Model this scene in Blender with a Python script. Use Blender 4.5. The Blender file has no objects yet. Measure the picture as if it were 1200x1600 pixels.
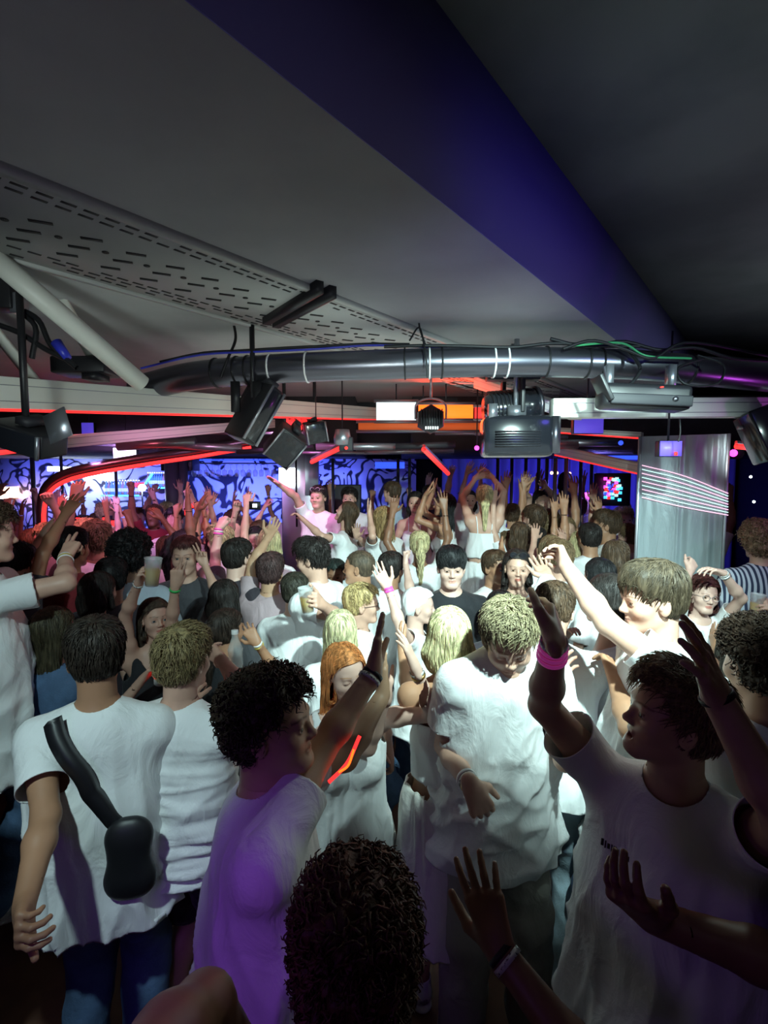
import bpy, math, random, numpy as np
from mathutils import Vector, Matrix, Euler
SC = bpy.context.scene; COL = SC.collection
# ---------------------------------------------------------------- camera
FPX, PITCH, CAMZ = 800.0, math.radians(-4.29), 2.15
CAM = np.array([0, 0, CAMZ], float)
cd = bpy.data.cameras.new('camera'); cam = bpy.data.objects.new('camera', cd); COL.objects.link(cam)
cam.location = (0, 0, CAMZ); cam.rotation_euler = (math.pi/2+PITCH, 0, 0)
cd.sensor_fit = 'VERTICAL'; cd.sensor_height = 24; cd.lens = 24*FPX/1600; cd.clip_start = .05; cd.clip_end = 100
SC.camera = cam
_cf = np.array([0, math.cos(PITCH), math.sin(PITCH)]); _cu = np.array([0, -math.sin(PITCH), math.cos(PITCH)])
def ray(px, py):
    v = np.array([1., 0, 0])*(px-600)/FPX+_cf-_cu*(py-800)/FPX
    return v/np.linalg.norm(v)
def at(px, py, d):
    """the point in the room, d metres in front of the camera, seen in that direction"""
    return CAM+(np.array([1., 0, 0])*(px-600)/FPX+_cf-_cu*(py-800)/FPX)*d
def on_z(px, py, z):
    r = ray(px, py); return CAM+r*(z-CAMZ)/r[2]
# ---------------------------------------------------------------- exposure, world, the lamps of the room and added fill lamps
SC.view_settings.view_transform = 'Standard'; SC.view_settings.look = 'None'; SC.view_settings.exposure = 0.0; SC.view_settings.gamma = 1
SC.view_settings.use_curve_mapping = False
wl = bpy.data.worlds.new('world'); SC.world = wl; wl.use_nodes = True
wl.node_tree.nodes['Background'].inputs[0].default_value = (.75, .9, .95, 1); wl.node_tree.nodes['Background'].inputs[1].default_value = .012
def lamp(kind, loc, energy, col, aim=None, **kw):
    l = bpy.data.lights.new('lamp', kind); l.energy = energy; l.color = col
    for a, b in kw.items(): setattr(l, a, b)
    o = bpy.data.objects.new('lamp', l); COL.objects.link(o); o.location = tuple(loc)
    if aim is not None: o.rotation_euler = Vector(np.asarray(aim, float)-np.asarray(loc, float)).to_track_quat('-Z', 'Y').to_euler()
    return o
# white-green stage spot over the camera, thrown into the crowd
lamp('SPOT', (.70, .80, 2.82), 620, (.68, .97, .92), at(740, 935, 3.3), spot_size=math.radians(74), spot_blend=.75, shadow_soft_size=.035)
lamp('SPOT', (1.9, 1.0, 2.85), 135, (.68, .97, .93), at(900, 880, 2.8), spot_size=math.radians(75), spot_blend=.8, shadow_soft_size=.05)
lamp('SPOT', (-.9, .25, 2.8), 95, (.68, .96, .95), at(215, 1060, 2.1), spot_size=math.radians(60), spot_blend=.7, shadow_soft_size=.04)
lamp('AREA', (-.9, -.5, 1.7), 1.2, (.38, .12, 1), at(400, 1350, 1.1), size=.4)
# unseen lamps added as bounce off the floodlit white shirts, and a dim fill
lamp('AREA', (.1, 3.3, 2.2), 9, (.86, 1, .92), (.1, 3.3, 4), size=2.4)
lamp('AREA', (-.6, 1.0, 2.45), .35, (.9, 1, .97), (-.6, 1.2, 4), size=1.4)
lamp('AREA', (.9, -.9, 2.6), .35, (1, .9, .95), (.6, 1.2, 1.2), size=.6)
lamp('SPOT', (-.45, .0, 2.2), 14, (.40, .12, 1), at(350, 1520, 1.1), spot_size=math.radians(38), spot_blend=1, shadow_soft_size=.06)
# coloured effect lamps, and white ones added to lift beams, ceiling and faces
lamp('SPOT', (-2.6, 3.6, 2.7), 55, (1, .16, .22), (-2.4, 4.4, 1.6), spot_size=math.radians(100), spot_blend=.8, shadow_soft_size=.08)
lamp('SPOT', (-1.3, 3.2, 2.75), 55, (1, .40, .75), (-1.6, 4.2, 1.7), spot_size=math.radians(95), spot_blend=.8, shadow_soft_size=.05)
lamp('SPOT', (-2.6, 4.6, 2.28), 90, (.7, .35, 1), (-2.6, 6.3, 1.6), spot_size=math.radians(110), spot_blend=.8, shadow_soft_size=.08)
lamp('SPOT', (-.9, 4.4, 2.6), 40, (1, .25, .8), (-.8, 5.2, 1.7), spot_size=math.radians(100), spot_blend=.8, shadow_soft_size=.05)
lamp('POINT', (2.6, 6.2, 2.3), 20, (.25, .2, 1), shadow_soft_size=.08)
lamp('POINT', (2.35, 2.5, 2.2), 3, (.8, .1, 1), shadow_soft_size=.03)
for x in (-5.6, -4.0, -2.3, -1.0): lamp('AREA', (x, 8.0, 2.28), 70, (.09, .13, 1), (x, 8.7, 1.9), size=1.2)
for x in (2.6, 3.9): lamp('AREA', (x, 7.6, 2.3), 30, (.07, .06, 1), (x, 8.5, 1.6), size=1.2)
lamp('SPOT', (.85, 1.0, 2.35), 7, (.12, .08, 1), (.75, 2.6, 3.2), spot_size=math.radians(90), spot_blend=1, shadow_soft_size=.2)
lamp('SPOT', (-.2, 1.0, 2.3), 50, (.84, 1, .90), (-.35, 3.4, 2.50), spot_size=math.radians(48), spot_blend=1, shadow_soft_size=.1)  # unseen spot added to brighten the cream beams
lamp('SPOT', (1.7, 1.5, 3.1), 5, (.14, .10, 1), (.7, 2.8, 2.85), spot_size=math.radians(120), spot_blend=1, shadow_soft_size=.1)
lamp('SPOT', (-1.1, .9, 2.3), 24, (.84, 1, .95), (-1.7, 2.7, 2.5), spot_size=math.radians(70), spot_blend=1, shadow_soft_size=.1)  # second added spot, for the left end of the long beam
lamp('SPOT', (1.7, 2.2, 2.55), 14, (.8, 1, .92), (.45, 1.25, 1.75), spot_size=math.radians(50), spot_blend=1, shadow_soft_size=.05)  # extra unseen white spot towards the tall man
lamp('SPOT', (.75, 1.75, 2.75), 9, (.8, .95, .85), (-.1, 1.15, 1.75), spot_size=math.radians(40), spot_blend=1, shadow_soft_size=.04)  # white spill added on the curly man's face, source unseen
lamp('AREA', (3.0, 3.6, 2.3), 5, (.8, .95, 1), (3.0, 3.4, 4), size=1.2)  # unseen up-light added to lift the right ceiling
# ---------------------------------------------------------------- materials
M = {}
def mat(name, col=(.8, .8, .8), rough=.6, metal=0, emit=None, es=0, tint=False, bump=None, spec=.5, coat=0, trans=0, sheen=0, alpha=1, sss=0, noise=None, stretch=None):
    m = bpy.data.materials.new(name); m.use_nodes = True; nt = m.node_tree; b = nt.nodes['Principled BSDF']; N = nt.nodes.new; Lk = nt.links.new
    b.inputs['Base Color'].default_value = (*col, 1); b.inputs['Roughness'].default_value = rough; b.inputs['Metallic'].default_value = metal
    b.inputs['Specular IOR Level'].default_value = spec; b.inputs['Coat Weight'].default_value = coat; b.inputs['Transmission Weight'].default_value = trans
    b.inputs['Sheen Weight'].default_value = sheen; b.inputs['Alpha'].default_value = alpha
    if sss: b.inputs['Subsurface Weight'].default_value = sss; b.inputs['Subsurface Radius'].default_value = (.8, .3, .2); b.inputs['Subsurface Scale'].default_value = .02
    if emit: b.inputs['Emission Color'].default_value = (*emit, 1); b.inputs['Emission Strength'].default_value = es
    src = None
    tc = N('ShaderNodeTexCoord')
    co = tc.outputs['Object']
    if stretch:
        mp = N('ShaderNodeMapping'); mp.inputs['Scale'].default_value = stretch; Lk(co, mp.inputs['Vector']); co = mp.outputs['Vector']
    if noise:      # (scale, colour b, low, high)
        n = N('ShaderNodeTexNoise'); n.inputs['Scale'].default_value = noise[0]; n.inputs['Detail'].default_value = 5; Lk(co, n.inputs['Vector'])
        r = N('ShaderNodeMapRange'); r.inputs['From Min'].default_value = noise[2]; r.inputs['From Max'].default_value = noise[3]; Lk(n.outputs['Fac'], r.inputs['Value'])
        x = N('ShaderNodeMix'); x.data_type = 'RGBA'; x.inputs[6].default_value = (*col, 1); x.inputs[7].default_value = (*noise[1], 1); Lk(r.outputs['Result'], x.inputs[0]); src = x.outputs[2]
    if tint:
        a = N('ShaderNodeAttribute'); a.attribute_name = 'tint'; x = N('ShaderNodeMix'); x.data_type = 'RGBA'; x.blend_type = 'MULTIPLY'; x.inputs[0].default_value = 1
        x.inputs[6].default_value = (*col, 1)
        if src: Lk(src, x.inputs[6])
        Lk(a.outputs['Color'], x.inputs[7]); src = x.outputs[2]
    if src: Lk(src, b.inputs['Base Color'])
    if bump:       # (scale, strength, distance)
        n = N('ShaderNodeTexNoise'); n.inputs['Scale'].default_value = bump[0]; n.inputs['Detail'].default_value = 6; n.inputs['Distortion'].default_value = bump[3] if len(bump) > 3 else 0; Lk(co, n.inputs['Vector'])
        u = N('ShaderNodeBump'); u.inputs['Strength'].default_value = bump[1]; u.inputs['Distance'].default_value = bump[2]; Lk(n.outputs['Fac'], u.inputs['Height']); Lk(u.outputs['Normal'], b.inputs['Normal'])
    M[name] = m; return m
SK = dict(fair=(.60, .36, .27), pale=(.68, .44, .36), tan=(.42, .22, .13), brown=(.25, .12, .07), olive=(.50, .30, .19))
def skinmat(s):
    n = 'skin_'+s
    return M.get(n) or mat(n, SK[s], .48, tint=True, bump=(220, .12, .001), noise=(9, tuple(c*.86 for c in SK[s]), .45, .7), spec=.45, sss=.0)
CL = dict(white=(.80, .81, .82), offwhite=(.72, .70, .66), cream=(.66, .60, .50), black=(.012, .013, .017), grey=(.20, .19, .20), darkgrey=(.06, .06, .07), red=(.25, .02, .03), denim=(.07, .13, .24), lightdenim=(.33, .43, .50),
          beige=(.36, .34, .30), pinkgrey=(.40, .30, .33), blue=(.05, .08, .2), navy=(.02, .03, .07), paleblue=(.50, .60, .70), dark=(.03, .025, .035), brownish=(.12, .07, .05))
def clothmat(c):
    n = 'cloth_'+c
    if n in M: return M[n]
    if c == 'stripes':
        m = mat(n, (.5, .55, .6), .8); nt = m.node_tree; N = nt.nodes.new; b = nt.nodes['Principled BSDF']
        w = N('ShaderNodeTexWave'); w.inputs['Scale'].default_value = 12; w.inputs['Distortion'].default_value = .6; w.bands_direction = 'X'; r = N('ShaderNodeValToRGB'); r.color_ramp.elements[0].color = (.02, .03, .07, 1); r.color_ramp.elements[1].color = (.5, .55, .62, 1); r.color_ramp.elements[0].position = .4; r.color_ramp.elements[1].position = .55
        tc = N('ShaderNodeTexCoord'); nt.links.new(tc.outputs['Object'], w.inputs['Vector']); nt.links.new(w.outputs['Fac'], r.inputs['Fac']); nt.links.new(r.outputs['Color'], b.inputs['Base Color']); return m
    if 'denim' in c: return mat(n, CL[c], .85, bump=(60, .5, .004, 1.5), noise=(14, tuple(min(1, x*1.5) for x in CL[c]), .42, .7))
    return mat(n, CL[c], .85, bump=(11, .7, .022, .8), sheen=.1, stretch=(1, 1, .5))
def hairmat(c):
    n = 'hair_%d_%d_%d' % tuple(int(x*1000) for x in c)
    return M.get(n) or mat(n, c, .55, noise=(90, tuple(min(1, x*2.2+.006) for x in c), .4, .62), bump=(190, .8, .004), stretch=(1, 1, .2), spec=.4)
mat('eye', (1, 1, 1), .12, tint=True, spec=.7)
mat('shoe', (.75, .75, .72), .5, tint=True, bump=(60, .3, .002)); mat('shoe_dark', (.03, .03, .035), .5, tint=True)
mat('rubber', (.6, .6, .58), .5, noise=(160, (.05, .05, .06), .55, .6)); mat('band_pink', (.9, .1, .5), .4, emit=(1, .1, .6), es=.12); mat('band_green', (.05, .5, .12), .5); mat('band_yellow', (.6, .5, .1), .5)
mat('band_gold', (.7, .45, .15), .3, metal=1); mat('band_black', (.01, .01, .012), .5); mat('band_white', (.8, .8, .8), .5)
# ---------------------------------------------------------------- implicit-surface toolkit
f32 = np.float32
def V(*a): return np.array(a, dtype=float)
def unit(v):
    v = np.asarray(v, float); n = np.linalg.norm(v); return v/n if n > 1e-9 else v
def rodr(v, ax, a):
    ax = unit(ax); v = np.asarray(v, float)
    return v*math.cos(a) + np.cross(ax, v)*math.sin(a) + ax*np.dot(ax, v)*(1-math.cos(a))
def smin(a, b, k):
    if k <= 0: return np.minimum(a, b)
    h = np.maximum(k-np.abs(a-b), 0)/k
    return np.minimum(a, b) - h*h*(k*0.25)
def hash3(i, j, k):
    n = (i*73856093) ^ (j*19349663) ^ (k*83492791)
    n = (n ^ (n >> 13)) * 1274126177
    n = n ^ (n >> 16)
    return (n & 0xffff).astype(f32)/65535.0
def vnoise(p):
    i = np.floor(p).astype(np.int64); f = (p-i).astype(f32); f = f*f*(3-2*f)
    r = 0
    for a in (0, 1):
        wa = f[:, 0] if a else 1-f[:, 0]
        for b in (0, 1):
            wb = f[:, 1] if b else 1-f[:, 1]
            for c in (0, 1):
                wc = f[:, 2] if c else 1-f[:, 2]
                r = r + wa*wb*wc*hash3(i[:, 0]+a, i[:, 1]+b, i[:, 2]+c)
    return r

# primitives: (kind, data..., blend, op).  rc = tapered capsule seen through an optional scaled frame
def rc(a, b, ra, rb, k=.02, F=None, s=None, op='u'):
    a = np.asarray(a, float); b = np.asarray(b, float)
    if F is not None:
        F = np.asarray(F, float); s = np.asarray(s, float)
    m = max(ra, rb) * (max(s) if F is not None else 1.0)
    lo = np.minimum(a, b)-m-k; hi = np.maximum(a, b)+m+k
    return dict(t='rc', a=a, b=b, ra=ra, rb=rb, k=k, F=F, s=s, op=op, lo=lo, hi=hi)
def el(c, r, F=None, k=.02, op='u'):
    c = np.asarray(c, float); r = np.asarray(r, float)
    if F is None: F = np.eye(3)
    m = np.abs(np.asarray(F).T @ np.diag(r)).sum(1) if True else max(r)
    return dict(t='el', c=c, r=r, F=np.asarray(F, float), k=k, op=op, lo=c-m-k, hi=c+m+k)
def pd(P, p):
    if p['t'] == 'rc':
        a, b, F = p['a'], p['b'], p['F']
        if F is None:
            q = P-a.astype(f32); ab = (b-a)
        else:
            q = ((P-a.astype(f32)) @ F.T.astype(f32))/p['s'].astype(f32); ab = (F @ (b-a))/p['s']
        L2 = float(ab@ab)
        if L2 < 1e-10: t = np.zeros(q.shape[:-1], f32)
        else: t = np.clip((q @ ab.astype(f32))/L2, 0, 1)
        d = np.sqrt(((q - t[..., None]*ab.astype(f32))**2).sum(-1)) - (p['ra']+(p['rb']-p['ra'])*t)
        return d if F is None else d*float(min(p['s']))
    q = (P-p['c'].astype(f32)) @ p['F'].T.astype(f32)
    r = p['r'].astype(f32)
    k0 = np.sqrt(((q/r)**2).sum(-1)); k1 = np.sqrt(((q/(r*r))**2).sum(-1))+1e-6
    return k0*(k0-1)/k1
def sdf(prims, P):
    D = np.full(P.shape[:-1], .5, f32)
    for p in prims:
        d = pd(P, p)
        D = smin(D, d, p['k']) if p['op'] == 'u' else -smin(-D, d, p['k'])
    return D
def field(prims, h, lo=None, hi=None):
    us = [p for p in prims if p['op'] == 'u']
    L = np.min([p['lo'] for p in us], 0); H = np.max([p['hi'] for p in us], 0)
    if lo is not None: L = np.maximum(L, lo)
    if hi is not None: H = np.minimum(H, hi)
    L = L-2*h; n = np.ceil((H+2*h-L)/h).astype(int)+1
    D = np.full(n, .5, f32)
    ax = [(L[i]+h*np.arange(n[i])).astype(f32) for i in range(3)]
    for p in prims:
        i0 = np.maximum(0, np.floor((p['lo']-L)/h).astype(int)-2); i1 = np.minimum(n, np.ceil((p['hi']-L)/h).astype(int)+3)
        if (i1 <= i0).any(): continue
        sl = tuple(slice(i0[i], i1[i]) for i in range(3))
        G = np.stack(np.meshgrid(ax[0][sl[0]], ax[1][sl[1]], ax[2][sl[2]], indexing='ij'), -1)
        d = pd(G, p); S = D[sl]
        D[sl] = smin(S, d, p['k']) if p['op'] == 'u' else -smin(-S, d, p['k'])
    return D, L, h
CORN = [(a, b, c) for a in (0, 1) for b in (0, 1) for c in (0, 1)]
EDG = [(i, j) for i in range(8) for j in range(i+1, 8) if sum(abs(CORN[i][q]-CORN[j][q]) for q in range(3)) == 1]
def nets(D, L, h):
    D = np.where(np.abs(D) < 1e-6, f32(1e-6), D)
    n = D.shape; S = D < 0
    act = np.zeros((n[0]-1, n[1]-1, n[2]-1), np.int8)
    for a, b, c in CORN: act += S[a:n[0]-1+a, b:n[1]-1+b, c:n[2]-1+c]
    m = (act > 0) & (act < 8)
    ids = np.argwhere(m)
    if len(ids) == 0: return np.zeros((0, 3)), np.zeros((0, 4), int)
    idx = np.full(m.shape, -1, np.int32); idx[m] = np.arange(len(ids))
    cv = np.stack([D[ids[:, 0]+a, ids[:, 1]+b, ids[:, 2]+c] for a, b, c in CORN], 1)
    acc = np.zeros((len(ids), 3), f32); cnt = np.zeros(len(ids), f32)
    for i, j in EDG:
        vi, vj = cv[:, i], cv[:, j]; x = (vi < 0) != (vj < 0)
        t = np.where(x, vi/np.where(x, vi-vj, 1), 0)
        pi = np.array(CORN[i], f32); pj = np.array(CORN[j], f32)
        acc += np.where(x[:, None], pi+(pj-pi)*t[:, None], 0); cnt += x
    vt = L + h*(ids+acc/cnt[:, None])
    Q = []
    for ax in range(3):
        o = [q for q in range(3) if q != ax]
        s0 = [slice(0, n[0]), slice(0, n[1]), slice(0, n[2])]; s1 = list(s0)
        s0[ax] = slice(0, n[ax]-1); s1[ax] = slice(1, n[ax])
        A = S[tuple(s0)]; B = S[tuple(s1)]; e = np.argwhere(A != B)
        e = e[(e[:, o[0]] > 0) & (e[:, o[1]] > 0) & (e[:, o[0]] < n[o[0]]-1) & (e[:, o[1]] < n[o[1]]-1)]
        if not len(e): continue
        def g(d0, d1):
            f = e.copy(); f[:, o[0]] -= d0; f[:, o[1]] -= d1
            return idx[f[:, 0], f[:, 1], f[:, 2]]
        q = np.stack([g(1, 1), g(0, 1), g(0, 0), g(1, 0)], 1)
        inside = A[e[:, 0], e[:, 1], e[:, 2]]
        flip = inside if ax == 1 else ~inside
        q[flip] = q[flip][:, ::-1]
        Q.append(q)
    Q = np.concatenate(Q); Q = Q[(Q >= 0).all(1)]
    return vt, Q
def keepf(v, q, kv):
    """keep the faces whose vertices all pass kv"""
    q = q[kv[q].all(1)] if len(q) else q
    return compact(v, q)
def compact(v, q):
    u = np.zeros(len(v), bool); u[q.ravel()] = True
    mp = np.cumsum(u)-1
    return v[u], mp[q]
def normals(v, q):
    n = np.cross(v[q[:, 2]]-v[q[:, 0]], v[q[:, 3]]-v[q[:, 1]]); o = np.zeros_like(v)
    for i in range(4): np.add.at(o, q[:, i], n)
    return o/(np.linalg.norm(o, axis=1)[:, None]+1e-9)
def relax(v, q, it=1, f=.5):
    for _ in range(it):
        s = np.zeros_like(v); c = np.zeros(len(v))
        for i in range(4):
            np.add.at(s, q[:, i], v[q[:, (i+1) % 4]]); np.add.at(s, q[:, i], v[q[:, (i+3) % 4]]); np.add.at(c, q[:, i], 2)
        v = v+(s/np.maximum(c, 1)[:, None]-v)*f
    return v
def cutopen(v, q, cut, h):
    """delete the surface where cut>0 and snap the rim onto cut=0"""
    c = cut(v)
    q = q[(c[q] < 0).any(1)]
    v, q = compact(v, q); c = cut(v)
    m = c > 0
    if m.any():
        w = v[m]; cc = c[m]; e = 1e-3
        g = np.stack([(cut(w+np.eye(3)[i]*e)-cc)/e for i in range(3)], 1)
        g2 = (g*g).sum(1)[:, None]+1e-6
        st = -g*cc[:, None]/g2; L = np.linalg.norm(st, axis=1)[:, None]+1e-9
        v[m] = w+st*np.minimum(1, 1.6*h/L)
    return smooth_rim(v, q, 5), q
def smooth_rim(v, q, it):
    n = len(v); e = np.concatenate([q[:, [i, (i+1) % 4]] for i in range(4)]); key = np.sort(e, 1); key = key[:, 0].astype(np.int64)*n+key[:, 1]
    uq, c = np.unique(key, return_counts=True); b = uq[c == 1]; i, j = b//n, b % n
    cnt = np.bincount(i, minlength=n)+np.bincount(j, minlength=n); m = cnt > 0
    for _ in range(it):
        s = np.stack([np.bincount(i, v[j, a], n)+np.bincount(j, v[i, a], n) for a in range(3)], 1)
        v = np.where(m[:, None], v*.45+s/np.maximum(cnt, 1)[:, None]*.55, v)
    return v
def build(name, v, q, mat, parent=None, tint=None, smooth=True, tris=None):
    if parent is not None:
        r = parent
        while r.parent: r = r.parent
        v = np.asarray(v)-np.array(r.location)      # children live in their thing's frame
    me = bpy.data.meshes.new(name)
    nq = len(q); nt = 0 if tris is None else len(tris)
    me.vertices.add(len(v)); me.vertices.foreach_set('co', np.asarray(v, f32).ravel())
    li = np.asarray(q, np.int32).ravel()
    if nt: li = np.concatenate([li, np.asarray(tris, np.int32).ravel()])
    me.loops.add(len(li)); me.loops.foreach_set('vertex_index', li)
    ls = np.arange(nq)*4
    if nt: ls = np.concatenate([ls, nq*4+np.arange(nt)*3])
    me.polygons.add(nq+nt); me.polygons.foreach_set('loop_start', ls.astype(np.int32))
    if smooth: me.polygons.foreach_set('use_smooth', np.ones(nq+nt, bool))
    me.update(calc_edges=True)
    if tint is not None:
        a = me.color_attributes.new('tint', 'FLOAT_COLOR', 'POINT')
        t = np.ones((len(v), 4), f32); t[:, :3] = tint; a.data.foreach_set('color', t.ravel())
    me.materials.append(mat)
    o = bpy.data.objects.new(name, me); COL.objects.link(o)
    if parent is not None: o.parent = parent
    return o
def merge(parts):
    vs, qs, n = [], [], 0
    for v, q in parts:
        vs.append(v); qs.append(q+n); n += len(v)
    return np.concatenate(vs), np.concatenate(qs)
def tubes(paths, radii, sides=3):
    """paths: (N,S,3) array, radii: (N,S) -> one mesh of N tapering tubes"""
    N, S, _ = paths.shape
    t = np.gradient(paths, axis=1); t /= np.linalg.norm(t, axis=2)[..., None]+1e-9
    ref = np.tile(np.array([.31, .53, .79]), (N, S, 1))
    a = np.cross(t, ref); a /= np.linalg.norm(a, axis=2)[..., None]+1e-9
    b = np.cross(t, a)
    ang = np.arange(sides)*2*math.pi/sides
    ring = paths[:, :, None, :]+radii[:, :, None, None]*(np.cos(ang)[None, None, :, None]*a[:, :, None, :]+np.sin(ang)[None, None, :, None]*b[:, :, None, :])
    v = ring.reshape(-1, 3)
    base = (np.arange(N)[:, None, None]*S+np.arange(S-1)[None, :, None])*sides
    k = np.arange(sides)[None, None, :]; k2 = (k+1) % sides
    q = np.stack([base+k, base+k2, base+sides+k2, base+sides+k], -1).reshape(-1, 4)
    return v, q
# ---------------------------------------------------------------- people
Q = {0: dict(head=.0026, hand=.0036, body=.009, cloth=.007, hair=.0055, lock=1.0),
     1: dict(head=.0036, hand=.0045, body=.012, cloth=.012, hair=.008, lock=.9),
     2: dict(head=.0055, hand=.0058, body=.017, cloth=.016, hair=.011, lock=.4),
     3: dict(head=.0095, hand=.0085, body=.024, cloth=.022, hair=.015, lock=.08)}
SP = {'open': ([8, 6, 8, 12], 9, 40), 'flat': ([2, 2, 3, 4], 2, 25), 'relaxed': ([24, 28, 32, 36], 4, 30), 'curl': ([42, 48, 52, 56], 2, 25),
      'fist': ([82, 85, 86, 86], 0, 5), 'peace': ([3, 4, 84, 86], 10, 5), 'point': ([4, 84, 86, 86], 2, 10), 'grip': ([52, 55, 58, 60], 2, 40),
      'horns': ([4, 84, 84, 6], 6, 10), 'claw': ([30, 28, 30, 34], 12, 45)}
def hand_prims(W, d, n, k, style, side, female):
    """W wrist, d towards the fingers, n out of the palm; side=+1 when the thumb lies towards cross(d,n)"""
    d = unit(d); n = unit(np.asarray(n, float)-np.dot(n, d)*d); s = np.cross(d, n)*side
    z = k*(.93 if female else 1.02); w = .9 if female else 1.0
    curl, spread, thumb = SP[style]; P = []
    kn = [d*.092+s*.030, d*.096+s*.010, d*.092-s*.011, d*.083-s*.030]
    ln = [.073, .081, .075, .059]; rr = [.0092, .0094, .0090, .0080]
    for i in range(4):
        K = W+kn[i]*z
        P.append(rc(W+(d*.012+s*(.014-.009*i))*z, K, .0175*z*w, .0125*z*w, .010))
        a = math.radians(curl[i]); sp = math.radians(spread*(1.5-i)/1.5)
        dd = unit(d*math.cos(sp)+s*math.sin(sp)); ax = np.cross(dd, n)
        p = K; t = 0
        for j, (fr, mul) in enumerate(((.43, .9), (.32, 1.05), (.25, .75))):
            t += a*mul; dr = rodr(dd, ax, t); q = p+dr*ln[i]*fr*z
            r0 = rr[i]*(1-.10*j)*z*w; P.append(rc(p, q, r0, r0*.9, .003)); p = q
    # thenar pad and thumb
    ta = math.radians(thumb)
    b = W+(d*.022+s*.022+n*.006)*z
    d1 = unit(d*math.cos(ta+.25)+s*math.sin(ta+.25)+n*.25); m = b+d1*.042*z
    fold = .9 if style in ('fist', 'peace', 'point', 'horns') else .15
    d2 = unit(d*1.0+s*math.sin(ta)*(.9-fold)+n*(.15+fold*.5)-s*fold*.5); e = m+d2*.036*z
    d3 = unit(d2+n*.15*fold-s*fold*.3); g = e+d3*.028*z
    P += [rc(b, m, .0185*z*w, .0135*z*w, .012), rc(m, e, .0115*z*w, .0102*z*w, .006), rc(e, g, .0102*z*w, .0085*z*w, .003)]
    P.append(rc(W-d*.02*z, W+d*.03*z, .026*z*w, .026*z*w, .012, np.array([s, n, d]), (1, .72, 1)))
    return P
def face_prims(Fh, C, k, female, eyes, mouth, q):
    f = .95 if female else 1.0
    def w(x, y, z): return C+(Fh[0]*x+Fh[1]*y+Fh[2]*z)*k*f
    kk = k*f; P = []
    def E(x, y, z, r, kb, op='u', F=None): P.append(el(w(x, y, z), np.array(r)*kk, Fh if F is None else F, kb*kk, op))
    def R(a, b, ra, rb, kb, op='u'): P.append(rc(w(*a), w(*b), ra*kk, rb*kk, kb*kk, op=op))
    E(0, -.014, .034, (.074, .096, .083), .01)
    E(0, .026, .004, (.064, .066, .078), .03)
    E(0, .030, -.055, (.052 if not female else .048, .052, .050), .03)
    R((-.040, .002, -.052), (-.022, .066, -.094), .016, .014, .03); R((.040, .002, -.052), (.022, .066, -.094), .016, .014, .03)
    E(0, .071, -.092, (.020, .017, .015), .025)
    if q < 3:
        for s in (-1, 1):
            E(s*.043, .054, -.026, (.022, .022, .020), .03)
            E(s*.032, .098, .000, (.019, .016, .013), .016, 's')
            E(s*.0315, .0735, .000, (.0158, .0150, .0140), .004)
            if eyes == 'open' and q < 2: E(s*.0315, .090, -.0005, (.0125, .012, .0050), .0012, 's')
        if not female: R((-.036, .079, .021), (.036, .079, .021), .010, .010, .016)
        else: R((-.034, .078, .022), (.034, .078, .022), .007, .007, .018)
        R((0, .083, .012), (0, .101, -.023), .0060, .0078, .012)
        E(0, .1005, -.027, (.0100, .0100, .0085), .008)
        for s in (-1, 1): E(s*.0110, .0925, -.030, (.0075, .0090, .0070), .007)
        mz = -.060
        if mouth == 'open':
            R((-.014, .083, mz+.006), (.014, .083, mz+.006), .0045, .0045, .008)
            R((-.011, .077, mz-.018), (.011, .077, mz-.018), .0050, .0050, .008)
            E(0, .088, mz-.006, (.015, .016, .0080), .003, 's')
        else:
            R((-.015, .0800, mz+.0040), (0, .0855, mz+.0048), .0036, .0046, .008); R((.015, .0800, mz+.0040), (0, .0855, mz+.0048), .0036, .0046, .008)
            R((-.010, .0815, mz-.0055), (.010, .0815, mz-.0055), .0052, .0052, .008)
            R((-.023, .0845, mz-.0003+(.004 if mouth == 'smile' else 0)), (0, .0915, mz-.0003), .0016, .0018, .003, 's')
            R((.023, .0845, mz-.0003+(.004 if mouth == 'smile' else 0)), (0, .0915, mz-.0003), .0016, .0018, .003, 's')
        for s in (-1, 1):
            Fe = np.array([unit(Fh[0]+Fh[1]*.35*s), unit(Fh[1]-Fh[0]*.35*s), Fh[2]])
            E(s*.078, -.006, -.006, (.0085, .019, .031), .006, 'u', Fe)
            E(s*.090, -.002, -.002, (.0075, .011, .019), .004, 's', Fe)
            E(s*.079, .006, -.010, (.006, .005, .008), .004, 'u', Fe)
    else:
        E(0, .098, -.026, (.011, .013, .018), .01)
        for s in (-1, 1):
            E(s*.032, .098, .002, (.018, .013, .012), .016, 's'); E(s*.078, -.006, -.006, (.009, .018, .030), .006)
    return P
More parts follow.
